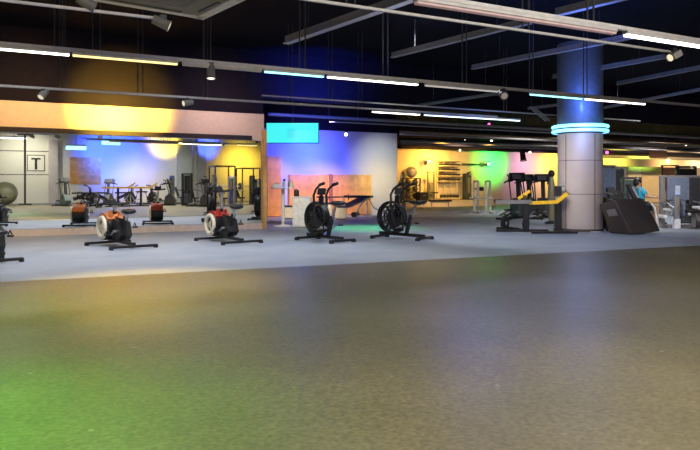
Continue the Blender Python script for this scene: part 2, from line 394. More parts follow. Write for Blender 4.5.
def spotlight(label, loc, aim, size=.15, e='lens', boxy=False, drop=.0, m='dark', group=None):
    """adapter and yoke at loc, head pointing along aim"""
    t = thing('track_spotlight', label, 'spotlight', loc, 0, group); a = Vector(aim).normalized(); s = size
    c = Vector((0,0,-.5*s-drop))
    part(t, 'adapter', 'black', lambda b: b.box((0,0,.0), (s*.5, s*.3, .05)))
    part(t, 'yoke', m, lambda b: b.cyl((0,0,0), c, s*.09, n=8))
    if boxy: part(t, 'lamp_head', m, lambda b: b.bar(c-a*s*.45, c+a*s*.45, s*1.1, s*.55))
    else: part(t, 'lamp_head', m, lambda b: (b.cyl(c-a*s*.8, c+a*s*.5, s*.36, s*.42, 16), b.torus(c+a*s*.5, a, s*.42, s*.05, 20, 6)))
    part(t, 'lens', E[e] if isinstance(e, str) else e, lambda b: b.cyl(c+a*s*.46, c+a*s*.52, s*.33, n=16))
    return t
p = at_z(163, 17, 3.2); spotlight('silver spotlight head at the end of a short track by the air conditioner', p, (.8,-.2,-.35), .15, e=mat('warm_lens_soft', (.7,.65,.5), .4, 0, (1,.9,.6), .8), m='pipe')
p = at_z(88, -3, 3.2); spotlight('warm spotlight at the top beside the ceiling air conditioner'.replace('picture ', 'ceiling '), p, (.9,.1,-.4), .14, e=mat('warm_lens_soft', (.7,.65,.5)), m='pipe')
p = at_y(211, y1, 3.17); spotlight('cylindrical grey spotlight hanging from the long lamp track', p, (-.05,-.15,-1), .17, e=mat('cream_lens', (.7,.65,.5), .4, 0, (1,.95,.75), 1.5), m='pipe', drop=.06)
p = at_y(43, y2, 3.16); spotlight('small spotlight on the thin track above the mirror end', p, (-.5,-.4,-.7), .17, e=mat('warm_lens_soft', (.7,.65,.5)), m='pipe')
p = at_y(187, y2, 3.16); spotlight('small spotlight on the thin track near the television', p, (-.9,-.2,-.2), .17, e=mat('warm_lens_soft', (.7,.65,.5)), m='pipe')
p = at_y(503, y1, 3.17); spotlight('round lens spotlight facing the hall from the long track', p, (-.35,-.8,-.35), .2, e=mat('grey_lens', (.35,.3,.28), .2, 0, (1,.8,.75), .15), m='dark')
p = at_z(674, 50, 3.2); spotlight('boxy beige spotlight at the end of a slim track', p, (-.8,.2,-.45), .16, e=mat('warm_lens_soft', (.7,.65,.5)), m='pipe', boxy=True)
def far_spot(label, px, py, Y, e, size=.22):
    p = at_y(px, Y); p.z = z_at(py, p)+size*.4; to = Vector((-p.x, -p.y, H-p.z)).normalized()
    spotlight(label, p, to, size, e)
    return p
far_spot('pinkish lit spotlight above the dumbbell rack', 481, 128, 22, 'pink', .2)
far_spot('magenta lit spotlight beside the pinkish one', 489, 124, 22.3, 'mag', .18)
far_spot('white lit spotlight near the tinted wall end', 346, 134, 21, 'lens', .17)
far_spot('white lit spotlight above the green glow', 491.5, 141, 27, 'lens', .22)
far_spot('small lit spotlight above the dumbbell rack corner', 465, 140.5, 27, 'lens', .15)
far_spot('small lit spotlight above the amber wall end', 460, 150, 30, 'lens', .15)
far_spot('lit spotlight before the far wall beside the black hanging spotlight', 530, 152, 30, 'lens', .2)
far_spot('small lit spotlight on the hall end beyond the tall panel machine', 686, 145, 26, 'lens', .15)
far_spot('magenta spotlight close beside the column', 607, 152, 28, 'mag', .3)
far_spot('amber lit wall spotlight above the black rack', 429, 161, 32.8, 'ylw', .3)
far_spot('green lit wall spotlight', 489, 163.5, 32.8, 'grn', .3)
p = at_y(523, 29); p.z = z_at(153, p); spotlight('black unlit spotlight hanging before the far wall', p, (-.1,-.3,-1), .4, e=mat('grey_lens', (.35,.3,.28)), m='black', drop=.05)

# ducts and pipes under the ceiling of the far hall
specs = [('grey', 18.8, 3.42, 268, 700, .05), ('dark', 20.2, 3.5, 330, 560, .05), ('pale', 21.0, 3.55, 330, 560, .05), ('pale', 23, 3.38, 400, 705, .045), ('rusty', 24.2, 3.6, 400, 705, .05),
         ('dark', 26, 3.42, 400, 705, .08), ('pale', 27.5, 3.6, 400, 705, .045), ('violet', 29, 3.45, 400, 705, .06), ('pale', 30.5, 3.7, 400, 705, .08), ('dark', 32, 3.5, 400, 705, .1), ('violet', 22, 3.75, 400, 705, .04), ('grey', 25.2, 3.3, 400, 705, .035), ('amber', 28.2, 3.9, 400, 705, .05)]
nth = ['first', 'second', 'third', 'fourth', 'fifth', 'sixth', 'seventh', 'eighth', 'ninth', 'tenth', 'eleventh', 'twelfth', 'thirteenth']
for k, (kind, Y, z, a, b_, r) in enumerate(specs):
    xa, xc = at_y(a, Y).x, at_y(b_, Y).x; c = (xa+xc)/2; L = xc-xa
    t = thing('ceiling_pipe', f'{kind} horizontal ceiling pipe, {nth[k]} of the pipes listed beyond the television track'.replace('listed ', ''), 'pipe', (c, Y, z))
    m = {'grey':'pipe', 'dark':'duct', 'pale':'palepipe', 'violet':mat('violet_pipe', (.22,.17,.26), .5), 'amber':mat('amber_pipe', (.35,.25,.1), .5), 'rusty':mat('rusty_pipe', (.3,.2,.12), .5)}[kind]
    part(t, 'tube', m, lambda b: b.cyl((-L/2,0,0), (L/2,0,0), r, n=12))
    part(t, 'clamp', 'wire', lambda b: [b.cyl((-L/2+L*q, 0, r), (-L/2+L*q, 0, ZC-z), .012, n=6) for q in (.1,.3,.5,.7,.9)])
# V struts beside the column
p, q = at_z(530, 107, 3.7), at_z(546, 128, 3.3); q.y = p.y; q.x = at_y(546, p.y).x
t = thing('ceiling_bracket', 'blue lit slanted double bracket hanging beside the column', 'bracket', p)
part(t, 'strut', 'beam', lambda b: b.bar((0,0,0), q-p, .05)); part(t, 'strut', 'beam', lambda b: b.bar((.14,0,.02), q-p+Vector((.14,0,.02)), .05)); part(t, 'hanger', 'wire', lambda b: b.cyl((.07,0,0), (.07,0,ZC-p.z), .015, n=6))
p = at_y(658, 27); z0, z1 = z_at(158, p), z_at(147, p)
t = thing('ceiling_sign', 'salmon box hanging below the pipes beyond the seated person', 'sign', (p.x, p.y, (z0+z1)/2), -pi/2+PHI-.3)
part(t, 'panel', 'salmon', lambda b: b.rbox((0,0,0), (1.0, .15, z1-z0), .02)); part(t, 'hanger', 'wire', lambda b: (b.cyl((-.4,0,.1), (-.4,0,ZC-(z0+z1)/2), .012), b.cyl((.4,0,.1), (.4,0,ZC-(z0+z1)/2), .012)))
p = at_y(398, 22, 3.52)
t = thing('duct_box', 'small blue lit box on the ceiling pipes above the timber wall', 'duct box', at_y(442, 20.5, z_at(107.5, at_y(442, 20.5))))
part(t, 'casing', 'bluel', lambda b: b.rbox((0,0,0), (.72, .3, .16), .01)); part(t, 'hanger', 'wire', lambda b: b.cyl((0,0,0), (0,0,1.2), .015))
# yellow fascia over the hall end
p, q = at_y(601, 31), at_y(705, 31); z0, z1 = z_at(166, p), z_at(158, p)
struct('trim_4', MB().box(((p.x+q.x)/2, 31, (z0+z1)/2), (q.x-p.x, .3, z1-z0)), 'ywall', 'lit fascia over the far end of the hall')

# ceiling air conditioner
fr = at_z(231, 12, 3.62); SZ, SX = 1.25, 2.0; fr = at_z(203, 19, 3.62); ab = math.atan2(BD.y, BD.x)-pi/2; rgt = Vector((math.cos(ab), math.sin(ab), 0)); fr = fr-BD*SZ/2-rgt*SX/2
t = thing('air_conditioner', 'ivory ceiling cassette air conditioner', 'air conditioner', (fr.x, fr.y, 3.62), ab)
part(t, 'casing', 'acw', lambda b: b.rbox((0,0,.15), (SX, SZ, .24), .03))
part(t, 'panel', 'acw', lambda b: (b.rbox((SX/2-.05,0,.02), (.16, SZ+.1, .05), .02), b.rbox((-SX/2+.05,0,.02), (.16, SZ+.1, .05), .02), b.rbox((0,SZ/2-.04,.02), (SX, .14, .05), .02), b.rbox((0,-SZ/2+.04,.02), (SX, .14, .05), .02)))
part(t, 'bottom_plate', 'acdark', lambda b: b.box((0,0,.015), (SX-.1,SZ-.1,.03)))
part(t, 'grille', 'grey', lambda b: [b.box((0, -.24+k*.06, -.005), (1.1, .02, .012)) for k in range(9)])
for s in ((0,-.46), (0,.46)): part(t, 'air_slot', 'dark', lambda b: b.box((s[0], s[1], -.006), (1.2, .06, .012)))
for s in ((-.8,0), (.8,0)): part(t, 'air_slot', 'dark', lambda b: b.box((s[0], s[1], -.008), (.06, .6, .012)))
part(t, 'hanger', 'wire', lambda b: [b.cyl((sx*.9, sy*.5, .25), (sx*.9, sy*.5, ZC-3.62), .012) for sx in (-1,1) for sy in (-1,1)])
# ------------------------------------------------------------------ spin bikes (local +X is the way the rider faces)
def spin_bike(label, loc, rz, seat=.78, bar=1.0, L=1.3, W=.95, trim='red', group=None):
    t = thing('spin_bike', label, 'exercise bike', loc, rz, group); f = L/2
    for x in (-f, f):
        s = part(t, 'stabilizer', 'black', lambda b: b.rbox((x,0,.05), (.07, W, .05), .012))
        for sg in (-1,1): part(s, 'foot_cap', 'rubber', lambda b: b.rbox((x, sg*(W/2-.03), .03), (.09, .07, .06), .012))
    part(t, 'frame', 'black', lambda b: (b.bar((-f,0,.09), (f,0,.12), .07, .06), b.bar((-.06,0,.1), (-.25,0,.62), .07, .08),
        b.bar((f-.28,0,.12), (f-.32,0,.72), .07, .08), b.bar((-.22,0,.52), (f-.3,0,.55), .06, .09), b.bar((f-.42,0,.58), (-.02,0,.2), .06, .09),
        b.bar((f-.05,.06,.12), (f-.22,.06,.4), .04), b.bar((f-.05,-.06,.12), (f-.22,-.06,.4), .04)))
    wx, wz, wr = f-.24, .37, .25
    w = part(t, 'flywheel', 'black', lambda b: (b.cyl((wx,-.12,wz), (wx,.2,wz), wr, n=36), b.torus((wx,.19,wz), (0,1,0), wr-.02, .03, 36, 8)))
    part(w, 'wheel_face', 'cream', lambda b: (b.torus((wx,.22,wz), (0,1,0), wr-.05, .05, 36, 8), b.cyl((wx,.2,wz), (wx,.24,wz), .07, n=20),
        [b.bar((wx,.215,wz), (wx+math.cos(a)*(wr-.05),.215,wz+math.sin(a)*(wr-.05)), .05, .04) for a in (0,2.1,4.2)]), label='cream face ring of the wheel')
    part(w, 'wheel_face', 'dark', lambda b: (b.torus((wx,-.12,wz), (0,1,0), wr-.05, .04, 36, 8), b.cyl((wx,-.145,wz), (wx,-.1,wz), .07, n=20)))
    part(t, 'wheel_cover', trim, lambda b: b.prism([(wx+(wr+.05)*math.cos(a), wz+(wr+.05)*math.sin(a)) for a in [.8+.15*k for k in range(12)]]+[(wx+(wr+.005)*math.cos(a), wz+(wr+.005)*math.sin(a)) for a in [.35+.2*k for k in reversed(range(12))]], 'y', -.13, .2))
    part(t, 'drive_cover', 'black', lambda b: b.prism([(-.24,.24),(-.12,.14),(.15,.14),(wx,.26),(wx,.46),(.1,.56),(-.14,.5)], 'y', -.14, .1))
    sp = part(t, 'seat_post', 'steel', lambda b: (b.cyl((-.24,0,.55), (-.31,0,seat-.05), .03), b.bar((-.4,0,seat-.05), (-.2,0,seat-.05), .05, .04)))
    part(t, 'seat', 'black', lambda b: (b.ball((-.42,0,seat), .14, sq=(.9,1,.4)), b.ball((-.26,0,seat), .15, sq=(1.15,.45,.33))))
    part(t, 'handlebar_post', 'steel', lambda b: (b.cyl((f-.32,0,.66), (f-.36,0,bar-.03), .03), b.bar((f-.46,0,bar-.04), (f-.24,0,bar-.04), .05, .04)))
    part(t, 'handlebar', 'black', lambda b: (b.tube([(f-.5,.2,bar+.04), (f-.3,.22,bar+.02), (f-.26,0,bar-.01), (f-.3,-.22,bar+.02), (f-.5,-.2,bar+.04)], .022),
        b.tube([(f-.26,.09,bar), (f-.08,.07,bar+.12)], .02), b.tube([(f-.26,-.09,bar), (f-.08,-.07,bar+.12)], .02)))
    part(t, 'console', 'dark', lambda b: b.rbox((f-.22,0,bar+.06), (.05,.14,.1), .01))
    part(t, 'tension_knob', trim, lambda b: (b.cyl((.13,0,.58), (.11,0,.68), .012), b.ball((.11,0,.69), .035)))
    part(t, 'bottle_holder', trim, lambda b: b.lathe([(.045,0),(.045,.14)], (f-.42,.12,.58), 12))
    for sg, a in ((1, -.5), (-1, pi-.5)):
        e = Vector((-.02+.17*math.cos(a), sg*.15, .31+.17*math.sin(a)))
        cr = part(t, 'crank', 'steel', lambda b: (b.bar((-.02, sg*.15, .31), e, .035, .02), b.cyl((-.02,0,.31),(-.02,sg*.16,.31),.025)))
        part(t, 'pedal', 'black', lambda b: (b.rbox(e+Vector((0,sg*.07,0)), (.1,.1,.03), .008), b.tube([e+Vector((-.04,sg*.03,.02)), e+Vector((0,sg*.07,.09)), e+Vector((.04,sg*.11,.02))], .01)))
    return t
def place_line(rear, front):
    a, b_ = at_z(*rear), at_z(*front); return (a+b_)/2, math.atan2((b_-a).y, (b_-a).x)
sg_ = None
c, r = place_line((127,250), (115,243.5)); spin_bike('orange trimmed spin bike with low handlebar before the middle of the mirror', c, r+.24, .72, .84, trim='orange')
c, r = place_line((238,245.3), (219,239)); spin_bike('red and black spin bike with tall handlebar beside the ochre mirror edge', c, r+.24, .78, 1.1)
c, r = place_line((3,263.5), (-16,256)); spin_bike('spin bike with low black seat cut off by the photo edge', c, r, .47, .86, W=.62, trim='dark')

# ------------------------------------------------------------------ air bikes
def air_bike(label, loc, rz, L=1.22):
    t = thing('air_bike', label, 'exercise bike', loc, rz); f = L/2
    for x in (-f, f):
        s = part(t, 'stabilizer', 'black', lambda b: b.rbox((x,0,.05), (.08,.66,.055), .012))
        for sg in (-1,1): part(s, 'foot_cap', 'rubber', lambda b: b.rbox((x, sg*.31, .03), (.1,.07,.06), .012))
    part(t, 'frame', 'black', lambda b: (b.bar((-f,0,.09), (f,0,.12), .07, .07), b.bar((-.12,0,.1), (-.26,0,.56), .07), b.bar((.1,0,.1), (.2,0,.5), .06),
        b.bar((-.18,0,.34), (.12,0,.36), .06, .08)))
    wx, wz, wr = .27, .5, .35
    fan = part(t, 'fan', 'dark', lambda b: (b.cyl((wx,-.03,wz), (wx,.03,wz), .07, n=18),
        [b.box((wx+.17*math.cos(a), 0, wz+.17*math.sin(a)), (.22,.11,.012), Matrix.Rotation(-a, 3, 'Y')) for a in [k*pi/6 for k in range(12)]]))
    part(fan, 'hub_cover', 'grey', lambda b: b.cyl((wx,.085,wz), (wx,.1,wz), .06, n=18))
    def cage(b):
        for y in (-.08, .08):
            for rr in (wr, wr*.74, wr*.48): b.torus((wx, y*(1.05 if rr < wr else .85), wz), (0,1,0), rr, .012 if rr < wr else .024, 36, 6)
            for k in range(16):
                a = k*pi/8; b.cyl((wx+.06*math.cos(a), y*1.15, wz+.06*math.sin(a)), (wx+wr*math.cos(a), y*.85, wz+wr*math.sin(a)), .007, n=5)
        b.prism([(wx+(wr+.01)*math.cos(k*pi/18), wz+(wr+.01)*math.sin(k*pi/18)) for k in range(36)]+[], 'y', -.001, .001) if False else None
        n = 36; vs = []; fs = []
        for k in range(n):
            a = 2*pi*k/n
            for y in (-.07,.07): vs.append((wx+(wr+.008)*math.cos(a), y, wz+(wr+.008)*math.sin(a)))
        for k in range(n): fs.append((2*k, 2*((k+1) % n), 2*((k+1) % n)+1, 2*k+1))
        b.add(vs, fs, True)
    part(t, 'fan_cage', 'black', cage)
    part(t, 'mast', 'black', lambda b: (b.bar((.13,.0,.1), (.12,0,1.0), .07, .09), b.bar((.12,-.12,.2), (.12,-.12,.62), .04, .06), b.bar((.12,.12,.2), (.12,.12,.62), .04, .06)))
    part(t, 'chain_cover', 'black', lambda b: b.prism([(-.12,.2),(0,.16),(.3,.38),(.34,.54),(.24,.6),(.1,.52),(-.1,.4)], 'y', .1, .14))
    cs = part(t, 'console', 'dark', lambda b: (b.rbox((.1,0,1.1), (.06,.2,.15), .015, Matrix.Rotation(-.3, 3, 'Y')), b.bar((.12,0,.98), (.11,0,1.08), .04)))
    for sg in (-1, 1):
        k = .05*sg
        part(t, 'arm_lever', 'black', lambda b: b.tube([(.04+k, sg*.14, .28), (.14+k, sg*.14, .7), (.16+k, sg*.14, 1.02), (.08+k, sg*.14, 1.15), (-.08+k, sg*.15, 1.25), (-.16+k, sg*.15, 1.27)], .026))
        part(t, 'hand_grip', 'rubber', lambda b: b.cyl((-.06+k, sg*.15, 1.245), (-.22+k, sg*.15, 1.28), .034, n=10))
    part(t, 'seat_post', 'grey', lambda b: (b.cyl((-.25,0,.5), (-.39,0,.8), .03), b.bar((-.5,0,.8), (-.32,0,.8), .05, .035)))
    part(t, 'seat', 'black', lambda b: (b.ball((-.51,0,.85), .15, sq=(.85,1,.36)), b.ball((-.36,0,.85), .15, sq=(1.1,.45,.3))))
    for sg, a in ((1, -.35), (-1, pi-.35)):
        e = Vector((-.08+.17*math.cos(a), sg*.17, .3+.17*math.sin(a)))
        part(t, 'crank', 'steel', lambda b: (b.bar((-.08, sg*.17, .3), e, .035, .02), b.cyl((-.08,0,.3), (-.08,sg*.18,.3), .03)))
        part(t, 'pedal', 'black', lambda b: b.rbox(e+Vector((0,sg*.07,0)), (.11,.11,.03), .008))
        part(t, 'foot_peg', 'black', lambda b: b.cyl((.13,0,.3), (.13,sg*.26,.3), .02, n=8))
    return t
def cam_dir(x, y):
    v = CR*x+CF*y; return math.atan2(v.y, v.x)
p = (at_z(310,238)+at_z(341,244.5))/2; A1 = air_bike('black air bike with fan wheel before the white counter', p, cam_dir(-.66,.75))
p = (at_z(385,236.5)+at_z(420,241.5))/2; A2 = air_bike('black air bike with fan wheel standing alone between bench and white frame', p, cam_dir(-.8,.6))

# ------------------------------------------------------------------ bar table, counter, stools, bench
p = at_z(283, 226); hT = z_at(187.5, p)
t = thing('bar_table', 'white bar table on a thin pole beside the mirror edge', 'table', p, -pi/2+PHI)
part(t, 'tabletop', 'foil', lambda b: b.lathe([(.36,hT-.03),(.38,hT-.02),(.38,hT-.005),(.37,hT)], n=32))
part(t, 'pole', 'bar', lambda b: b.cyl((0,0,.03), (0,0,hT-.03), .05, n=16)); part(t, 'base', 'bar', lambda b: b.lathe([(.3,0),(.3,.015),(.06,.05)], n=28))
def on_table(dx): return p+CR*dx+Vector((0,0,hT))
b0 = thing('spray_bottle', 'green labelled spray bottle with black cap on the bar table', 'bottle', on_table(.03))
part(b0, 'body', 'grnp', lambda b: b.lathe([(.045,0),(.05,.02),(.05,.15),(.02,.2)], n=16)); part(b0, 'cap', 'black', lambda b: b.rbox((.01,0,.23), (.08,.04,.06), .01))
b0 = thing('tissue_box', 'pale box lying on the bar table', 'box', on_table(-.2), PHI-pi/2)
part(b0, 'carton', 'foil', lambda b: b.rbox((0,0,.05), (.22,.12,.1), .01)); part(b0, 'tissue', 'white', lambda b: b.ball((0,0,.11), .05, sq=(1.2,.6,.8)))
b0 = thing('storage_jar', 'cream jar standing on the bar table rim', 'jar', on_table(.25))
part(b0, 'body', 'cream', lambda b: b.lathe([(.06,0),(.065,.02),(.065,.15),(.05,.17)], n=16)); part(b0, 'lid', 'white', lambda b: b.lathe([(.055,.17),(.055,.2),(.03,.21)], n=16))

p = at_z(302, 227.5); hC = z_at(196.5, p); W = .52
t = thing('counter', 'white counter cabinet behind the first air bike', 'counter', p-CF*.02, -pi/2+PHI)
part(t, 'body', 'white', lambda b: b.rbox((0,0,hC/2), (W, .45, hC-.04), .015)); part(t, 'top', 'white', lambda b: b.rbox((0,0,hC-.015), (W+.04,.5,.03), .01))
part(t, 'door', 'white', lambda b: b.rbox((0,-.235,hC/2-.02), (W-.06,.02,hC-.16), .006)); part(t, 'kick', 'dark', lambda b: b.box((0,0,.02), (W-.04,.4,.04)))
q = t.location + CR*-.16; d0 = thing('speaker', 'small black speaker on the white counter', 'speaker', (q.x, q.y, hC))
part(d0, 'body', 'black', lambda b: b.lathe([(.07,0),(.075,.02),(.075,.16),(.06,.2)], n=20)); part(d0, 'knob', 'dark', lambda b: b.cyl((0,0,.2), (0,0,.215), .03))

def stool(label, px, py, w, h):
    p = at_z(px, py); t = thing('padded_stool', label, 'stool', p, -pi/2+PHI)
    part(t, 'seat', 'black', lambda b: b.rbox((0,0,h-.03), (w+.03, w+.03, .06), .02)); part(t, 'body', 'cream', lambda b: b.rbox((0,0,(h-.06)/2+.02), (w, w, h-.1), .04))
    for sx in (-1,1):
        for sy in (-1,1): part(t, 'foot', 'black', lambda b: b.cyl((sx*(w/2-.05), sy*(w/2-.05), 0), (sx*(w/2-.05), sy*(w/2-.05), .05), .02))
    return t
stool('cream padded stool beside the white counter', 288.5, 219, .42, .5)
stool('cream padded stool behind the tall handle of an air bike', 326, 219.5, .45, .62)
stool('cream padded stool under the bench top', 341, 219.5, .42, .5)

p = at_z(358, 217.5); zt_ = z_at(196.5, p)
def bench(label, p, rz, name='exercise_bench'):
    t = thing(name, label, 'bench', p, rz)
    part(t, 'top_pad', 'black', lambda b: b.rbox((.02,0,zt_), (1.05,.5,.09), .02))
    part(t, 'slanted_pad', 'navy', lambda b: b.bar((-.42,0,zt_-.36), (.25,0,zt_-.06), .5, .17))
    part(t, 'frame', 'bar', lambda b: (b.bar((-.2,0,.04), (.3,0,zt_-.1), .05), b.bar((.4,0,.05), (.36,0,zt_-.04), .04), b.bar((-.55,0,.05), (.6,0,.05), .06)))
    part(t, 'stabilizer', 'bar', lambda b: b.rbox((-.55,0,.03), (.07,.6,.05), .01)); part(t, 'stabilizer', 'bar', lambda b: b.rbox((.6,0,.03), (.07,.6,.05), .01))
    part(t, 'roller', 'black', lambda b: b.cyl((-.1,-.25,.12), (-.1,.25,.12), .1, n=18))
    part(t, 'brace', 'steel', lambda b: b.tube([(.36,.15,zt_-.05), (.62,.15,.35), (.8,.15,.32), (.85,.15,.05)], .02))
    return t
B1 = bench('black preacher bench with slanted navy pad before the golden partition', p, -pi/2+PHI-.35)
pb = p+CF*.75-CR*.95
t = thing('barbell', 'thin black barbell on two stands behind the cream stools', 'barbell', pb, -pi/2+PHI); hb = z_at(197, pb)
part(t, 'bar', 'black', lambda b: b.cyl((-.7,0,hb), (.75,0,hb), .025)); part(t, 'plate', 'rubber', lambda b: b.cyl((-.55,0,hb), (-.5,0,hb), .11, n=20)); part(t, 'plate', 'rubber', lambda b: b.cyl((.55,0,hb), (.6,0,hb), .11, n=20))
for sx in (-.4,.4): part(t, 'stand', 'steel', lambda b: (b.bar((sx,0,0), (sx,0,hb-.02), .05), b.bar((sx,-.2,.025), (sx,.2,.025), .06, .05)))

# ------------------------------------------------------------------ far amber wall: racks and weights
def base_far(px, d): 
    r = CF+CR*((px-350)/FPX); return r*d
D = 41.0
def P_(px, d=D): return base_far(px, d)
def PY(px, off=.5): return at_y(px, YF-off)
pxm = D/FPX
a, c = PY(399,.85), PY(487,.85); RF = 0
t = thing('step_platform', 'long low timber platform along the amber wall', 'platform', (a+c)/2, 0)
LW = (c-a).length
part(t, 'deck', 'cream', lambda b: b.rbox((0,.0,.34), (LW, 1.6, .06), .01)); part(t, 'front_board', 'sill', lambda b: b.box((0,-.76,.155), (LW-.05,.04,.31)))
part(t, 'leg', 'wood', lambda b: [b.box((LW*k, .0, .155), (.1,1.4,.31)) for k in (-.48,-.24,0,.24,.48)])
zp = .37
# black frame rack with ball
p = PY(411.5); w = .95; h = z_at(178,p)-zp
t = thing('storage_rack', 'black open storage rack at the amber wall beside the timber wall end', 'rack', p+Vector((0,0,zp)), 0)
for sx in (-1,1):
    for sy in (-.2,.2): part(t, 'post', 'black', lambda b: b.bar((sx*w/2, sy, 0), (sx*w/2, sy, h), .06))
for k in range(4): part(t, 'shelf', 'black', lambda b: b.box((0,0,.08+k*(h-.1)/3), (w,.44,.05)))
for k in range(3):
    for j in range(2):
        q = t.location + Vector(((j-.5)*.5,0,0)) + Vector((0,0,.105+k*(h-.1)/3))
        m = thing('medicine_ball', 'dark medicine ball on the black open storage rack', 'ball', q, 0, 'dark medicine balls on the black rack')
        part(m, 'shell', 'rubber' if (k+j) % 2 else 'dark', lambda b: b.ball((0,0,.17), .17)); part(m, 'seam', 'grey', lambda b: b.torus((0,0,.17), (0,.3,1), .169, .007, 24, 5))
q = t.location + Vector((0,0,h+.02)); m = thing('exercise_ball', 'big silver grey exercise ball on top of the black rack', 'ball', q)
part(m, 'shell', mat('grey_ball', (.42,.4,.36), .35), lambda b: b.ball((0,0,.34), .34)); part(m, 'seam', 'grey', lambda b: [b.torus((0,0,.34+k*.1), (0,0,1), math.sqrt(.34**2-(k*.1)**2), .008, 24, 5) for k in (-2,0,2)])
p = PY(422.3, .95); t = thing('black_crate', 'low black crate between the black rack and the olive machine', 'crate', p+Vector((0,0,zp)), 0)
part(t, 'body', 'black', lambda b: b.rbox((0,0,.22), (.62,.4,.44), .03)); part(t, 'lid', 'dark', lambda b: b.rbox((0,0,.46), (.66,.44,.05), .015)); part(t, 'handle', 'grey', lambda b: b.rbox((0,-.215,.3), (.2,.03,.04), .008))
p = PY(430.5, .5); t = thing('pulldown_machine', 'olive grey upright pulldown machine beside the dumbbell rack', 'weight machine', p+Vector((0,0,zp)), 0)
h = z_at(172,p)-zp
part(t, 'upright', 'grey', lambda b: (b.bar((-.2,0,0), (-.2,0,h), .08), b.bar((.25,0,0), (.25,0,h), .08), b.bar((-.25,0,h), (.3,0,h), .08)))
part(t, 'weight_stack', 'olive', lambda b: [b.box((.02,0,.12+k*.07), (.34,.2,.06)) for k in range(14)]); part(t, 'base', 'grey', lambda b: b.box((0,-.1,.03), (.7,.8,.06)))
part(t, 'seat', 'black', lambda b: b.rbox((0,-.4,.45), (.35,.35,.08), .03)); part(t, 'seat_support', 'grey', lambda b: b.bar((0,-.4,.05), (0,-.4,.42), .07)); part(t, 'lat_bar', 'steel', lambda b: b.tube([(-.45,-.2,h-.2), (-.2,-.2,h-.1), (.25,-.2,h-.1), (.5,-.2,h-.2)], .02))
# dumbbell shelf
p = PY(449.5, .4); w = 1.55; h = z_at(161,p)-zp; z0 = z_at(181,p)-zp
t = thing('dumbbell_rack', 'tall pale rack with four rows of dumbbells on the amber wall', 'rack', p+Vector((0,0,zp)), 0)
rk = t.location.copy()
for sx in (-1,-.33,.33,1): part(t, 'post', 'cream', lambda b: b.bar((sx*w/2, .21, 0), (sx*w/2, .21, h), .05))
lv = [z0+(h-z0)*k/4 for k in range(4)]+[h]
for z in lv: part(t, 'shelf', 'cream', lambda b: b.rbox((0,0,z), (w+.06,.4,.045), .01))
part(t, 'base_shelf', 'cream', lambda b: b.box((0,0,.1), (w+.06,.4,.05)))
dbl = None
def dumbbell(loc, rz, L=.3, r=.062, label='', group=None):
    t = thing('dumbbell', label, 'dumbbell', loc, rz, group)
    part(t, 'handle', 'steel', lambda b: b.cyl((0,-L/2+.06,r), (0,L/2-.06,r), .018))
    for sg in (-1,1): part(t, 'weight_head', 'rubber', lambda b: b.cyl((0,sg*(L/2-.1),r), (0,sg*L/2,r), r, n=8))
    return t
for k in range(4):
    for j in range(7):
        q = rk + Vector(((j-3)*w/7.2,0,0)) + Vector((0,0,lv[k]+.023))
        if dbl is None: dbl = dumbbell(q, 0, label='small dark dumbbell on the pale wall rack', group='dumbbells on the pale wall rack')
        else: dup(dbl, dbl['label'], q)
kb = None
for j in range(6):
    q = rk + Vector(((j-2.5)*w/6.5,0,0)) + Vector((0,0,.126))
    if kb is None:
        kb = thing('kettlebell', 'dark kettlebell on the lowest shelf of the pale wall rack', 'kettlebell', q, 0, 'kettlebells on the lowest shelf')
        part(kb, 'body', 'kett', lambda b: b.lathe([(.08,0),(.105,.05),(.112,.11),(.09,.18),(.05,.21)], n=18)); part(kb, 'handle', 'steel', lambda b: b.tube([(-.07,0,.17), (-.06,0,.27), (.06,0,.27), (.07,0,.17)], .016))
    else: dup(kb, kb['label'], q)
def wplate(label, p, r, rz, tilt):
    t = thing('weight_plate', label, 'weight plate', p, rz)
    part(t, 'disc', 'rubber', lambda b: (b.cyl((0,-.03,r), (0,.03,r), r, n=28), b.torus((0,0,r), (0,1,0), r-.02, .035, 28, 6))); part(t, 'hub', 'steel', lambda b: b.cyl((0,-.04,r), (0,.04,r), .05, n=16))
    return t
q = rk + CR*.25 - CF*.02 + Vector((0,0,.42)); 
p = PY(467, .6); h = z_at(173.5,p)-zp
t = thing('weight_tower', 'dark upright weight tower beside the pale dumbbell rack', 'weight machine', p+Vector((0,0,zp)), 0)
part(t, 'casing', 'greenblk', lambda b: b.rbox((0,0,h/2+.03), (.42,.4,h-.06), .04)); part(t, 'base', 'black', lambda b: b.rbox((0,0,.04), (.6,.7,.08), .02))
part(t, 'window', 'grey', lambda b: b.rbox((0,-.205,h*.55), (.18,.02,h*.6), .01)); part(t, 'pulley_arm', 'black', lambda b: b.bar((0,0,h), (.0,-.35,h+.1), .06)); part(t, 'handle', 'steel', lambda b: b.tube([(-.12,-.35,h-.1),(0,-.35,h+.08),(.12,-.35,h-.1),(-.12,-.35,h-.1)], .015))
a, c = at_y(463, YF-.3), at_y(487, YF-.3); z = z_at(164, a)
t = thing('wall_bar', 'thin horizontal bar across the green glow', 'bar', (a+c)/2+Vector((0,0,z)))
part(t, 'rod', 'black', lambda b: b.cyl((-(c-a).length/2,0,0), ((c-a).length/2,0,0), .035)); part(t, 'bracket', 'black', lambda b: [b.bar((k*(c-a).length/2,0,0), (k*(c-a).length/2,.28,0), .05) for k in (-.9,.9)])

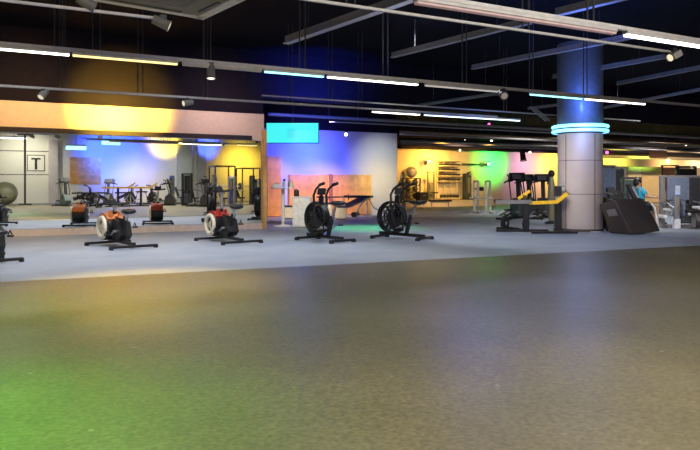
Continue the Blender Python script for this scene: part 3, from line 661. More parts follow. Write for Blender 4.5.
# low black benches on the floor before the platform
for lab, px, d in (('flat black bench before the amber wall under the black rack', 415, 33.5), ('flat black bench before the dumbbell rack', 440, 34.5)):
    p = P_(px, d); t = thing('flat_bench', lab, 'bench', p, -pi/2+PHI)
    part(t, 'pad', 'black', lambda b: b.rbox((0,0,.44), (1.25,.3,.08), .03)); part(t, 'frame', 'bar', lambda b: b.bar((-.5,0,.36), (.5,0,.36), .06))
    for sx in (-.45,.45): part(t, 'leg', 'bar', lambda b: (b.bar((sx,0,.36), (sx,0,.04), .05), b.box((sx,0,.025), (.06,.5,.05))))

# white half rack
p = at_z(484, 213); d = p.x*CF.x+p.y*CF.y; k = d/FPX
t = thing('half_rack', 'white half rack with crossbar in the open floor before the far wall', 'rack', p, -pi/2+PHI); h = z_at(181, p)
xs = [(478-484)*k, (490-484)*k]
for x in xs:
    for y in (0, .9): part(t, 'upright', 'bar', lambda b: b.bar((x,y,.06), (x,y,h), .09))
part(t, 'crossbar', 'bar', lambda b: b.cyl((-15*k,-.08,z_at(198,p)), (8*k,-.08,z_at(198,p)), .035)); part(t, 'top_bar', 'bar', lambda b: [b.bar((x,0,h), (x,.9,h), .06) for x in xs])
part(t, 'base_rail', 'bar', lambda b: (b.bar((-14*k,0,.04), (13*k,0,.04), .09, .08), b.bar((xs[0],-.5,.04), (xs[0],1.2,.04), .09, .08), b.bar((xs[1],-.5,.04), (xs[1],1.2,.04), .09, .08)))
part(t, 'hook', 'black', lambda b: (b.rbox((xs[0]+.25,.45,z_at(189,p)), (.2,.12,.18), .02), b.bar((xs[0]+.25,.45,z_at(189,p)), (xs[0],.9,z_at(189,p)), .05)))

# ------------------------------------------------------------------ lever machine with the long grey and yellow beam
p = at_z(526, 232); d = p.x*CF.x+p.y*CF.y; k = d/FPX
def zz(py): return z_at(py, p)
t = thing('lever_machine', 'black lever machine with long grey beam and bent yellow arm', 'exercise machine', p, -pi/2+PHI)
def X(px): return (px-526)*k
part(t, 'post', 'black', lambda b: b.rbox((0,0,zz(203)/2), (5.5*k, .12, zz(203)), .015))
part(t, 'beam', mat('beam_grey', (.2,.19,.19), .4, .2), lambda b: b.bar((X(495),0,zz(202)), (X(531),0,zz(201.8)), .16, .1))
part(t, 'arm', 'yellow', lambda b: (b.bar((X(529),0,zz(203)), (X(557),0,zz(202)), .12, .09), b.bar((X(556),0,zz(202.2)), (X(567),0,zz(193.5)), .12, .09)))
part(t, 'arm', 'yellow', lambda b: b.bar((X(521),.3,zz(199)), (X(533),.3,zz(191)), .06, .07))
part(t, 'arm_link', 'black', lambda b: b.bar((X(527),0,zz(199.5)), (X(527),.33,zz(196)), .07))
f1 = part(t, 'foot_bar', 'black', lambda b: b.rbox((X(522),0,.04), (52*k, .12, .06), .015))
part(t, 'foot_bar', 'black', lambda b: b.rbox((X(516),1.0,.04), (22*k,.1,.06), .015))
part(t, 'base_rail', 'black', lambda b: b.bar((X(523),0,.05), (X(519),1.0,.05), .1, .06))
part(t, 'hand_grip', 'rubber', lambda b: b.cyl((X(494),0,zz(200.8)), (X(502),0,zz(200.8)), .045))
def wp(label, px, py, dep, r):
    q = p + CR*X(px)+CF*dep
    tt = thing('weight_plate', label, 'weight plate', q, -pi/2+PHI+.9)
    part(tt, 'disc', 'rubber', lambda b: (b.cyl((0,-.035,r), (0,.035,r), r, n=28), b.torus((0,0,r), (0,1,0), r-.02, .04, 28, 6))); part(tt, 'hub', 'steel', lambda b: b.cyl((0,-.045,r), (0,.045,r), .05, n=16))
wp('black weight plate leaning under the grey beam', 510.5, 0, .62, .2)
wp('black weight plate standing beside the lever machine post', 533, 0, .7, .17)
p2 = at_z(558, 231.6); t = thing('lever_stand', 'tall black stand between the yellow arm and the column', 'exercise machine', p2, -pi/2+PHI)
k2 = (p2.x*CF.x+p2.y*CF.y)/FPX
part(t, 'post', 'black', lambda b: b.rbox((0,0,z_at(186,p2)/2), (6*k2,.14,z_at(186,p2)), .015)); part(t, 'foot_bar', 'black', lambda b: (b.rbox((-12*k2,-.7,.03), (44*k2,.13,.06), .015), b.bar((0,-.8,.04), (0,.2,.04), .12, .07)))
part(t, 'hook', 'grey', lambda b: b.tube([(0,-.02,z_at(186,p2)), (5*k2,-.1,z_at(185.5,p2)), (7*k2,-.14,z_at(188,p2))], .025)); part(t, 'collar', 'grey', lambda b: b.rbox((0,0,.9), (7*k2,.18,.08), .01))

# ------------------------------------------------------------------ elliptical trainers behind it
def elliptical(label, p, rz, m='greenblk', h=1.45):
    t = thing('elliptical_trainer', label, 'exercise machine', p, rz)
    part(t, 'base', 'black', lambda b: (b.bar((-.75,0,.06), (.7,0,.06), .16, .09), b.rbox((-.75,0,.04), (.1,.6,.07), .02), b.rbox((.7,0,.04), (.1,.6,.07), .02)))
    part(t, 'drive_cover', m, lambda b: b.prism([(.1,.1),(.75,.1),(.8,.35),(.62,.68),(.4,.78),(.15,.55)], 'y', -.2, .2), bevel=.03)
    part(t, 'column', 'dark', lambda b: b.bar((.5,0,.7), (.42,0,h-.15), .13, .12))
    part(t, 'console', 'black', lambda b: (b.rbox((.36,0,h-.05), (.1,.62,.3), .04, Matrix.Rotation(-.45, 3, 'Y')), b.rbox((.2,0,h-.17), (.3,.5,.06), .03)))
    part(t, 'console_screen', 'grey', lambda b: b.rbox((.3,0,h-.05), (.02,.34,.18), .005, Matrix.Rotation(-.45, 3, 'Y')))
    for sg in (-1,1):
        part(t, 'arm_lever', 'dark', lambda b: b.tube([(.45,sg*.26,.45), (.38,sg*.28,.95), (.2,sg*.27,h-.05), (.05,sg*.25,h+.02)], .025))
        part(t, 'handle_rail', 'rubber', lambda b: b.tube([(.4,sg*.2,h-.2), (.1,sg*.3,h-.22), (-.1,sg*.3,h-.28)], .028))
        part(t, 'foot_plate', 'rubber', lambda b: b.rbox((-.22+.18*sg,sg*.17,.28+.06*sg), (.42,.17,.06), .02)); part(t, 'pedal_arm', 'steel', lambda b: b.bar((-.7,sg*.17,.16), (.3,sg*.17,.34+.04*sg), .05))
    return t
EL1 = elliptical('dark elliptical trainer with wide console beyond the grey beam', P_(513, 24.0), cam_dir(.62,.75), h=1.62)
EL2 = elliptical('dark elliptical trainer beside the column beyond the yellow arm', P_(540, 24.3), cam_dir(.5,.85), 'dark', h=1.58)
EL3 = dup(EL1, 'dark elliptical trainer behind the other two near the white half rack', P_(522, 27.0), cam_dir(.8,.6))
p = P_(551.5, 21.0); t = thing('punch_post', 'slim olive padded post with dark top beside the column', 'training post', p, 0)
h = z_at(172, p); part(t, 'pad', 'olive', lambda b: b.lathe([(.07,.1),(.1,.2),(.09,.7),(.12,.85),(.11,1.2),(.05,h-.15)], n=18)); part(t, 'head', 'hair', lambda b: b.ball((0,0,h-.05), .11, sq=(1,1,1.1))); part(t, 'base', 'black', lambda b: b.lathe([(.22,0),(.22,.05),(.06,.1)], n=20))

# ------------------------------------------------------------------ black boxes by the column
Rz = Matrix.Rotation(-pi/2+PHI, 3, 'Z')
p = at_z(636, 234.5); d = p.x*CF.x+p.y*CF.y; k = d/FPX
t = thing('padded_block', 'large brown black padded block tilted on its edge beside the column', 'padded block', p, -pi/2+PHI)
def bx(px, py, y): return Vector(((px-636)*k*(1+y/d), y, H+(HZ-py)/FPX*(d+y)))
fr_ = [bx(631,234.6,0), bx(662,231.3,.05), bx(655,209,.3), bx(648.5,197.5,.42), bx(620,199.3,.34)]
bk_ = [bx(617,233,.42), bx(646,231,.75), bx(646,209,.95), bx(637,201,.9), bx(609.5,204,.62)]
def poly(b):
    n = 5; b.add(fr_+bk_, [tuple(range(n)), tuple(reversed(range(n, 2*n)))]+[(i, i+n, (i+1) % n+n, (i+1) % n) for i in range(n)])
zmin = min(v.z for v in fr_+bk_)
for v in fr_+bk_: v.z -= zmin-.001 if v.z < .2 else 0
for v in fr_+bk_:
    if v.z < .06: v.z = .003
part(t, 'block', 'box', poly, bevel=.03)
s0 = [fr_[4].lerp(bk_[4], .2), fr_[4].lerp(bk_[4], .7)]; s1 = [fr_[0].lerp(bk_[0], .2), fr_[0].lerp(bk_[0], .7)]
q4 = [s0[0].lerp(s1[0], .25), s0[1].lerp(s1[1], .25), s0[1].lerp(s1[1], .45), s0[0].lerp(s1[0], .45)]
nrm = (q4[1]-q4[0]).cross(q4[3]-q4[0]).normalized()
if nrm.x > 0: nrm = -nrm
part(t, 'side_panel', 'grey', lambda b: b.add([v+nrm*.012 for v in q4]+[v-nrm*.02 for v in q4], [(0,1,2,3),(7,6,5,4),(0,4,5,1),(1,5,6,2),(2,6,7,3),(3,7,4,0)]), label='grey fittings panel on the block side')
p = at_z(609.5, 230.8)
t = thing('black_case', 'upright black case between the column and the tilted padded block', 'case', p-CF*.02, -pi/2+PHI); h = z_at(199, p)
part(t, 'body', 'black', lambda b: b.rbox((0,0,h/2+.03), (.36,.4,h-.06), .03)); [part(t, 'corner_guard', 'dark', lambda b: b.rbox((sx*.16, -.19, z), (.07,.06,.1), .01)) for sx in (-1,1) for z in (.09, h-.06)]
part(t, 'handle', 'grey', lambda b: b.tube([(-.08,-.19,h*.6), (-.08,-.23,h*.6), (.08,-.23,h*.6), (.08,-.19,h*.6)], .012)); [part(t, 'caster', 'rubber', lambda b: b.cyl((sx*.13-.015,sy*.14,.03), (sx*.13+.015,sy*.14,.03), .03)) for sx in (-1,1) for sy in (-1,1)]
p = at_z(591, 231.8)
t = thing('paper_sheet', 'small white sheet on the floor at the column foot', 'paper', (p.x, p.y, 0), .3); part(t, 'sheet', 'foil', lambda b: b.rbox((.02,-.12,.008), (.24,.2,.012), .003))

# ------------------------------------------------------------------ weight machines of the hall end
def weight_machine(label, p, rz, h=1.6, w=.6, frame='grey', shroud='dark', stack='black', pad='black', recl=.5):
    t = thing('weight_machine', label, 'weight machine', p, rz)
    for sx in (-1,1): part(t, 'upright', frame, lambda b: b.rbox((sx*w/2,0,h/2), (.08,.16,h), .02))
    part(t, 'top_beam', frame, lambda b: b.rbox((0,0,h-.04), (w+.08,.16,.08), .02))
    part(t, 'shroud', shroud, lambda b: b.rbox((0,-.1,h*.66), (w-.1,.04,h*.55), .015))
    part(t, 'weight_stack', stack, lambda b: [b.box((0,0,.12+j*.055), (w*.5,.14,.045)) for j in range(15)])
    part(t, 'base', frame, lambda b: (b.bar((-w/2,-.9,.05), (-w/2,.1,.05), .08), b.bar((w/2,-.9,.05), (w/2,.1,.05), .08), b.bar((-w/2,-.9,.05), (w/2,-.9,.05), .08)))
    part(t, 'seat', pad, lambda b: b.rbox((0,-.62,.48), (.36,.4,.09), .03)); part(t, 'seat_support', frame, lambda b: b.bar((0,-.62,.05), (0,-.6,.45), .09))
    part(t, 'backrest', pad, lambda b: b.bar((0,-.42,.55), (0,-.42+recl*.45,1.15), .34, .09))
    for sg in (-1,1): part(t, 'arm_lever', frame, lambda b: b.tube([(sg*(w/2+.03),-.1,1.0), (sg*(w/2+.05),-.5,.95), (sg*(w/2-.02),-.75,.9)], .025))
    return t
R0 = -pi/2+PHI
weight_machine('tall pale weight machine close behind the column', P_(607, 25.5), R0+.25, h=z_at(165, P_(607,25.5)), w=.62, frame='pipe', shroud='bluep')
weight_machine('pale weight machine with dark stack beyond the black case', P_(619, 28.5), R0-.2, h=z_at(167, P_(619,28.5)), w=.5, frame='rail', shroud='dark')
weight_machine('weight machine with broad grey black cover above the tilted block', P_(631, 23), R0-.15, h=z_at(177, P_(631,23)), w=.62, frame='dark', shroud='greenblk', stack='dark')
p = at_z(690, 228.5); d = p.x*CF.x+p.y*CF.y; k = d/FPX; h = z_at(175.5, p)
t = thing('cable_machine', 'wide blue grey cable machine with a pale sheet on its cover', 'weight machine', p, R0)
for x in (667, 703): part(t, 'upright', 'pipe', lambda b: b.rbox(((x-690)*k, .3, h/2), (4.5*k,.14,h), .02))
part(t, 'top_beam', 'pipe', lambda b: b.rbox((-5*k,.3,h-.03), (38*k,.14,.07), .02))
part(t, 'cover', 'bluep', lambda b: b.rbox((-8*k,.22,h-.38), (22*k,.06,.66), .02)); part(t, 'cover', 'dark', lambda b: b.rbox((8*k,.22,h-.45), (11*k,.06,.8), .02))
part(t, 'cover', 'bluep', lambda b: b.rbox((-8*k,.26,h*.4), (16*k,.06,h*.35), .02))
part(t, 'weight_stack', 'dark', lambda b: [b.box((2*k,.32,.15+j*.055), (14*k,.12,.045)) for j in range(12)])
part(t, 'notice', 'bluel', lambda b: b.rbox((-9*k,.185,h-.42), (5*k,.012,.26), .004), label='pale blue sheet on the cover')
part(t, 'pillar', 'steel', lambda b: b.rbox(((676.5-690)*k,-.0,(z_at(196,p))/2+.12), (5*k,.12,z_at(196,p)-.24), .02)); part(t, 'pillar_foot', 'foil', lambda b: b.rbox(((676-690)*k,-.02,.14), (6.5*k,.15,.28), .02))
part(t, 'base', 'pipe', lambda b: (b.bar((-24*k,.3,.05), (16*k,.3,.05), .1), b.bar((-14*k,-.05,.05), (-14*k,.4,.05), .1), b.bar((10*k,-.4,.05), (10*k,.4,.05), .1)))
part(t, 'seat', 'black', lambda b: b.rbox((-1*k,-.25,.5), (.36,.36,.08), .03)); part(t, 'seat_support', 'pipe', lambda b: (b.bar((-1*k,-.25,.05), (-1*k,-.25,.47), .08), b.bar((-1*k,-.25,.05), (-1*k,.3,.05), .08)))
for x in (664, 697): part(t, 'handle', 'steel', lambda b: b.tube([((x-690)*k,.25,.78), ((x-690)*k,-.2,.74), ((x-686)*k,-.3,.62), ((x-688)*k,-.3,.4)], .025))
part(t, 'weight_horn', 'bar', lambda b: [b.cyl(((x-690)*k,.2,z), ((x-690)*k,-.15,z), .05) for x, z in ((663,.35),(668,.55),(693,.4),(697,.6))])
weight_machine('pale weight machine cut off at the photo edge past the cable machine', P_(709, 20.5), R0+.5, h=1.7, w=.6, frame='pipe', shroud='cream')
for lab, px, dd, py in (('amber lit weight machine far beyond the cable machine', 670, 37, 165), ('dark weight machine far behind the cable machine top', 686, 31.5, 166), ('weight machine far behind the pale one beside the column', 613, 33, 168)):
    weight_machine(lab, P_(px, dd), R0, h=z_at(py, P_(px,dd)), w=.9, frame='dark', shroud='salmon' if 'amber' in lab else 'dark')  # salmon shroud colour stands in for amber light
t = thing('wall_screen', 'bright white and green lit panel on the far wall above the seated person', 'panel', (0,0,0))
a, c = at_y(628, YF-.06), at_y(641, YF-.06); part(t, 'sheet', 'foil', lambda b: b.rbox(((a.x+c.x)/2, YF-.05, (z_at(167,a)+z_at(180,a))/2), (c.x-a.x,.06,z_at(167,a)-z_at(180,a)), .02))

# ------------------------------------------------------------------ press machine and the person on it
p = at_z(652, 227); d = p.x*CF.x+p.y*CF.y
t = thing('chest_press', 'black reclined press machine carrying the person in blue', 'weight machine', p+CF*.9, R0)
k = (d+.9)/FPX
def Q(px, py, y=0): return Vector(((px-652)*k, y, H+(HZ-py)/FPX*(d+.9)))
part(t, 'backrest', 'vest', lambda b: b.bar(Q(642,184,.06), Q(652,206,.0), .28, .1)); part(t, 'backrest_rail', 'steel', lambda b: b.bar(Q(644,187,-.12), Q(655,208,-.16), .05, .05))
part(t, 'seat', 'black', lambda b: b.rbox(Q(657.5,209.5,.05), (.42,.4,.09), .03)); part(t, 'frame', 'bar', lambda b: (b.bar(Q(652,207,.0), Vector((0,0,.05)), .08), b.bar((-.4,0,.05), (.5,0,.05), .1), b.bar((-.4,-.35,.05), (-.4,.35,.05), .1), b.bar((.5,-.35,.05), (.5,.35,.05), .1)))
part(t, 'arm_lever', 'bar', lambda b: b.tube([Vector((.45,.3,.1)), Q(666,205,.25), Q(663,201,.2)], .03)); part(t, 'arm_lever', 'bar', lambda b: b.tube([Vector((.45,-.3,.1)), Q(664,208,-.3), Q(661,203,-.25)], .03))

# ------------------------------------------------------------------ the person (local frame of the press machine: +x right of the photo, +y away)
def skin_obj(name, verts, edges, radii, m, parent, root=0, sub=2, extra=None):
    me = bpy.data.meshes.new(name); me.from_pydata([tuple(v) for v in verts], edges, []); o = bpy.data.objects.new(name, me); col.objects.link(o)
    sk = o.modifiers.new('skin', 'SKIN'); sk.use_smooth_shade = True
    if not me.skin_vertices: 
        bpy.context.view_layer.objects.active = o
    for i, r in enumerate(radii):
        sv = me.skin_vertices[0].data[i]; sv.radius = (r, r) if not isinstance(r, tuple) else r; sv.use_root = (i == root)
    s = o.modifiers.new('sub', 'SUBSURF'); s.levels = sub; s.render_levels = sub
    dg = bpy.context.evaluated_depsgraph_get(); ev = o.evaluated_get(dg); nm = bpy.data.meshes.new_from_object(ev)
    bpy.data.objects.remove(o)
    if extra:
        bm = bmesh.new(); bm.from_mesh(nm); extra(bm); bm.to_mesh(nm); bm.free()
    for p_ in nm.polygons: p_.use_smooth = True
    nm.materials.clear(); nm.materials.append(M[m]); nm.name = name
    o = bpy.data.objects.new(name, nm); col.objects.link(o)
    if parent: o.parent = parent
    return o
PR = thing('person', 'person with black hair in bright blue shirt and black vest seated on the press machine', 'person', p+CF*.9, R0)
seatz = Q(657,209.5).z+.06
hip = Vector((.09,.05,seatz+.1))
J = dict(pel=hip, bel=hip+Vector((-.02,0,.17)), chest=hip+Vector((-.05,0,.36)), neck=hip+Vector((-.07,0,.53)), head=hip+Vector((-.09,-.01,.66)), crown=hip+Vector((-.09,-.01,.76)))
for s, n in ((-1,'a'), (1,'b')):
    y = s
    J['sh'+n] = J['chest']+Vector((.0, y*.19, .1)); J['el'+n] = J['sh'+n]+Vector((.16, y*.07, -.22)); J['wr'+n] = J['el'+n]+Vector((.22, -y*.02, -.02))
    J['pa'+n] = J['wr'+n]+Vector((.08,0,.01)); J['hp'+n] = hip+Vector((.02,y*.1,-.03)); J['kn'+n] = J['hp'+n]+Vector((.43,y*.06,.0)); J['an'+n] = Vector((J['kn'+n].x+.04, J['kn'+n].y, .1)); J['to'+n] = J['an'+n]+Vector((.17,y*.02,-.055))
names = list(J); ix = {n: i for i, n in enumerate(names)}
ed_ = [('pel','bel'),('bel','chest'),('chest','neck'),('neck','head'),('head','crown')]
for n in 'ab': ed_ += [('chest','sh'+n),('sh'+n,'el'+n),('el'+n,'wr'+n),('wr'+n,'pa'+n),('pel','hp'+n),('hp'+n,'kn'+n),('kn'+n,'an'+n),('an'+n,'to'+n)]
rad = dict(pel=.13, bel=.12, chest=.13, neck=.055, head=.095, crown=.07)
for n in 'ab': rad.update({'sh'+n:.065,'el'+n:.045,'wr'+n:.03,'pa'+n:.035,'hp'+n:.09,'kn'+n:.06,'an'+n:.04,'to'+n:.035})
V = [J[n] for n in names]; EE = [(ix[a_], ix[b_]) for a_, b_ in ed_]; RR = [rad[n] for n in names]
for n, s in (('a',-1),('b',1)):                       # five fingers on each hand, curled round the grip
    for j in range(5):
        b0 = J['pa'+n]; th = j == 4
        if th: pts = [b0+Vector((-.02,-s*.03,.01)), b0+Vector((.015,-s*.055,.03)), b0+Vector((.045,-s*.05,.035))]
        else:
            L = (.9,1,.95,.75)[j]; z_ = .027-.018*j
            pts = [b0+Vector((.03,0,z_)), b0+Vector((.03+.04*L,s*.012,z_)), b0+Vector((.03+.05*L,-s*.02,z_-.004))]
        o_ = len(V); V += pts; RR += [.011,.009,.008]; EE += [(ix['pa'+n], o_), (o_, o_+1), (o_+1, o_+2)]
def face(bm):
    c = J['head']+Vector((.02,0,.03))
    def blob(v, r, sc):
        g = bmesh.ops.create_uvsphere(bm, u_segments=10, v_segments=6, radius=r)
        for q_ in g['verts']: q_.co = Vector((q_.co.x*sc[0], q_.co.y*sc[1], q_.co.z*sc[2]))+v
    blob(c+Vector((.085,0,-.03)), .018, (1,.8,1.5))     # nose
    blob(c+Vector((.07,0,-.075)), .02, (.7,1.4,.5))     # mouth
    for s in (-1,1): blob(c+Vector((-.02,s*.1,-.02)), .028, (.7,.4,1.1))   # ears
body = skin_obj('body', V, EE, RR, 'skinp', PR, extra=face)
eye = part(PR, 'eye', 'hair', lambda b: b.ball(J['head']+Vector((.1,-.035,.04)), .012)); part(PR, 'eye', 'hair', lambda b: b.ball(J['head']+Vector((.1,.035,.04)), .012))
part(PR, 'hair', 'hair', lambda b: (b.ball(J['head']+Vector((-.015,0,.065)), .125, sq=(1,.95,.85)), b.ball(J['head']+Vector((-.06,0,.0)), .1, sq=(.8,1,1))))
sn = ['pel','bel','chest','neckb','sha','ela','shb','elb']; 
SV = [J['pel'], J['bel'], J['chest'], J['neck']-Vector((0,0,.05)), J['sha'], J['sha'].lerp(J['ela'],.75), J['shb'], J['shb'].lerp(J['elb'],.75)]
skin_obj('shirt', SV, [(0,1),(1,2),(2,3),(2,4),(4,5),(2,6),(6,7)], [.145,.135,.15,.07,.085,.07,.085,.07], 'shirt', PR)
skin_obj('vest', [J['pel']+Vector((-.01,0,.02)), J['bel']+Vector((-.01,0,0)), J['chest']+Vector((-.015,0,-.06))], [(0,1),(1,2)], [.16,.153,.158], 'vest', PR)
skin_obj('shorts', [J['pel'], J['hpa'], J['hpa'].lerp(J['kna'],.8), J['hpb'], J['hpb'].lerp(J['knb'],.8)], [(0,1),(1,2),(0,3),(3,4)], [.15,.11,.085,.11,.085], 'vest', PR)
for n in 'ab': part(PR, 'shoe', 'rubber', lambda b: (b.ball(J['an'+n].lerp(J['to'+n],.6)+Vector((0,0,-.01)), .075, sq=(2,.75,.8)),))

# ------------------------------------------------------------------ behind the camera: what the mirror shows
def mp(px, Y): return mir(px, Y)
for k, (px, Y, rz) in enumerate(((82,-5.0,.3), (98,-5.6,2.9), (124,-6,.2))):
    dup(B1, ['bench reflected in the mirror below the orange panel', 'second bench reflected in the mirror below the blue glow', 'third bench reflected in the mirror mid wall'][k], mp(px, Y), rz)
dup(EL1, 'elliptical trainer reflected in the mirror beside the pale wall edge', mp(62,-7.5), 1.2); dup(EL2, 'elliptical trainer reflected in the mirror beside the orange panel', mp(112,-8.5), 2.2)
dup(EL2, 'elliptical trainer reflected in the mirror before the white pillars', mp(163,-6), .4)
for k, (px, Y) in enumerate(((172,-8), (205,-7.5), (252,-5.4))):
    weight_machine(['weight machine reflected in the mirror beside the white pillar', 'weight machine reflected in the mirror below the amber lamp', 'weight machine reflected in the mirror by its ochre edge'][k], mp(px, Y), pi/2+.3*k, h=1.9, w=.7, frame='dark', shroud='bluep')
def cage(label, c, w=1.3, dp=1.4, h=2.5):
    t = thing('power_rack', label, 'rack', c, 0)
    for sx in (-1,1):
        for sy in (-1,1): part(t, 'upright', 'black', lambda b: b.bar((sx*w/2, sy*dp/2, 0), (sx*w/2, sy*dp/2, h), .08))
    part(t, 'top_frame', 'black', lambda b: [b.bar(a_, b_, .07) for a_, b_ in (((-w/2,-dp/2,h),(w/2,-dp/2,h)), ((-w/2,dp/2,h),(w/2,dp/2,h)), ((-w/2,-dp/2,h),(-w/2,dp/2,h)), ((w/2,-dp/2,h),(w/2,dp/2,h)))])
    part(t, 'bar', 'steel', lambda b: b.cyl((-w*.8,dp*.6,1.2), (w*.8,dp*.6,1.2), .03)); part(t, 'plate', 'rubber', lambda b: [b.cyl((s*w*.7,dp*.6,1.2), (s*w*.75,dp*.6,1.2), .22, n=20) for s in (-1,1)])
cage('black power rack reflected in the mirror before the amber wall', mp(222,-6)); cage('second black power rack reflected in the mirror by its ochre edge', mp(248,-10))
p = mp(5, -12.5); t = thing('exercise_ball', 'olive exercise ball reflected in the mirror by the pale wall', 'ball', p); part(t, 'shell', mat('olive_ball', (.22,.22,.13), .4), lambda b: b.ball((0,0,.75), .75, 24, 14)); part(t, 'seam', 'olive', lambda b: [b.torus((0,0,.75+k*.2), (0,0,1), math.sqrt(.75**2-(k*.2)**2), .012, 28, 5) for k in (-2,0,2)])
p = mp(25, -11.5); t = thing('cable_post', 'dark slim cable post reflected in the mirror', 'post', p)
part(t, 'post', 'black', lambda b: b.bar((0,0,0), (0,0,4.6), .12)); part(t, 'arm', 'black', lambda b: b.bar((-.45,0,4.55), (.45,0,4.55), .15)); part(t, 'base', 'black', lambda b: b.rbox((0,0,.05), (.8,.8,.1), .02))
for k, (px, Y) in enumerate(((118,-4.5),(141,-5))):
    q = mp(px, Y); t = thing('lever_machine', ['lever machine reflected in the mirror with yellow arm', 'second lever machine reflected in the mirror with yellow arm'][k], 'exercise machine', q, .3*k)
    part(t, 'post', 'black', lambda b: b.bar((0,0,0), (0,0,1.1), .12)); part(t, 'arm', 'yellow', lambda b: (b.bar((-.9,0,1.12), (.6,0,1.12), .12, .1), b.bar((.55,0,1.12), (.95,0,1.4), .12, .1))); part(t, 'foot_bar', 'black', lambda b: b.box((0,0,.04), (1.4,.12,.08)))
# lamps over that end
for k, (px0, px1) in enumerate(((66,86), (102,120))):
    q = mp(px0, -11); q1 = mp(px1, -11); Lq = abs(q1.x-q.x); zq = z_at(142 if k else 147, Vector((q.x, 2*YM+11, 0)))
    t = thing('ceiling_light', ['cyan linear lamp reflected in the mirror above the orange panel', 'blue white linear lamp reflected in the mirror'][k], 'ceiling light', ((q.x+q1.x)/2, -11, zq))
    part(t, 'housing', 'rail', lambda b: b.rbox((0,0,.12), (Lq,.25,.1), .02)); part(t, 'diffuser', E['cyan'], lambda b: b.rbox((0,0,-.05), (Lq,.25,.24), .03)); part(t, 'hanger', 'wire', lambda b: b.cyl((0,0,.1), (0,0,ZC-zq), .015, n=6))
for k, px in enumerate((14, 150, 175, 215, 247)):
    q = mp(px, -12.5); zq = 4.35
    t = thing('ceiling_light', ['white linear lamp reflected above the pale wall', 'amber linear lamp reflected above the pillars', 'amber linear lamp reflected beside the white pillars', 'blue linear lamp reflected above the power rack', 'amber linear lamp reflected at the mirror edge'][k], 'ceiling light', (q.x, -12.5, zq))
    part(t, 'housing', 'rail', lambda b: b.rbox((0,0,.08), (1.6,.2,.1), .02)); part(t, 'diffuser', (E['white'], E['ylw'], E['ylw'], E['blue'], E['warm'])[k], lambda b: b.rbox((0,0,.0), (1.55,.18,.1), .02)); part(t, 'hanger', 'wire', lambda b: b.cyl((0,0,.1), (0,0,ZC-zq), .015, n=6))

for k, (px, Y, rz) in enumerate(((88,-3.5,.5),(133,-8.5,2.6),(150,-7.4,1.0))):
    dup(A1, ['air bike reflected in the mirror before the benches', 'air bike reflected in the mirror below the blue glow', 'air bike reflected in the mirror beside the pillars'][k], mp(px, Y), rz)
for k, (px, Y, rz) in enumerate(((187,-4.6,1.1),(214,-3.2,2.0),(232,-4.2,1.5),(258,-8.6,1.5))):
    weight_machine(['broad weight machine reflected in the mirror behind the tall spin bike', 'pale weight machine reflected in the mirror over the tall spin bike', 'steel weight machine reflected in the mirror close to its ochre edge', 'dark weight machine reflected in the mirror at its ochre edge'][k], mp(px, Y), rz, h=2.0-.1*k, w=.8, frame=('dark','pipe','steel','black')[k], shroud=('black','bluep','dark','olive')[k])
dup(EL2, 'elliptical trainer reflected in the mirror low beside the tall spin bike', mp(200,-2.6), .9)
# ------------------------------------------------------------------ light
def light(kind, name, loc, energy, color=(1,1,1), target=None, size=.1, size_y=None, angle=60, blend=.6):
    L = bpy.data.lights.new(name, kind); L.energy = energy; L.color = color
    if kind == 'AREA':
        L.shape = 'RECTANGLE'; L.size = size; L.size_y = size_y or size
    else: L.shadow_soft_size = size
    if kind == 'SPOT': L.spot_size = math.radians(angle); L.spot_blend = blend
    o = bpy.data.objects.new(name, L); col.objects.link(o); o.location = loc
    if target is not None: o.rotation_euler = (Vector(target)-Vector(loc)).to_track_quat('-Z', 'Y').to_euler()
    return o
W3 = (1,.93,.84)
# area fills added overhead and behind the camera, without fixtures
light('AREA', 'hall_fill', (2, 1.5, 4.9), 390, W3, (2, 1.5, 0), 7, 2.0)
light('AREA', 'hall_fill', (-2, -5, 4.9), 300, W3, (-2,-5,0), 6, 2)
light('AREA', 'hall_fill', (10, -5, 4.9), 420, W3, (10,-5,0), 8, 2)
light('AREA', 'hall_fill', (9, 2, 4.9), 330, W3, (9,2,0), 6, 2)
a = mir(25, YN); light('SPOT', 'rear_wall_light', (a.x, -12.5, 4.6), 1000, (1,.95,.8), (a.x,-16,2.4), .2, angle=100, blend=1)
# downward fill spots added over the machines, without fixtures
for x, y, e in ((0,12.4,820), (3.3,12.2,820), (8.5,12.4,820), (13.5,13,820), (18,14,800), (23,15,800)):
    light('SPOT', 'machine_fill', (x, y, 4.95), e, (.93,.96,1), (x+.01, y, 0), .12, angle=125, blend=1)
for x, y, e in ((21,21.5,1000), (26,24,1100), (33,25,1200), (40,25,1000)):
    light('SPOT', 'hall_end_fill', (x, y, 4.95), e, (1,.94,.86), (x+.01, y, 0), .12, angle=128, blend=1)  # added fill that brightens the far floor, no fixture built
light('SPOT', 'column_wash', (cp.x-3.2, cp.y-2.6, 3.1), 330, (1,.86,.8), (cp.x, cp.y, 1.3), .12, angle=50, blend=1)
g = at_z(318, 219); light('SPOT', 'seating_fill', (g.x-1.8, g.y-3, 3.2), 900, (1,.85,.65), (g.x-.4, g.y, .3), .12, angle=48, blend=1)  # added warm fill to brighten the stools
g = at_z(293, 227); light('SPOT', 'seating_fill', (g.x-1.2, g.y-3.4, 3.3), 700, (1,.88,.72), (g.x, g.y, .55), .12, angle=36, blend=1)  # second added fill, for the bar table and counter
g = PY(440, 1); light('SPOT', 'rack_fill', (g.x-2.0, g.y-5.5, 3.3), 700, (1,.78,.4), (g.x, g.y, 1.6), .12, angle=62, blend=1)  # front fill added to brighten the racks
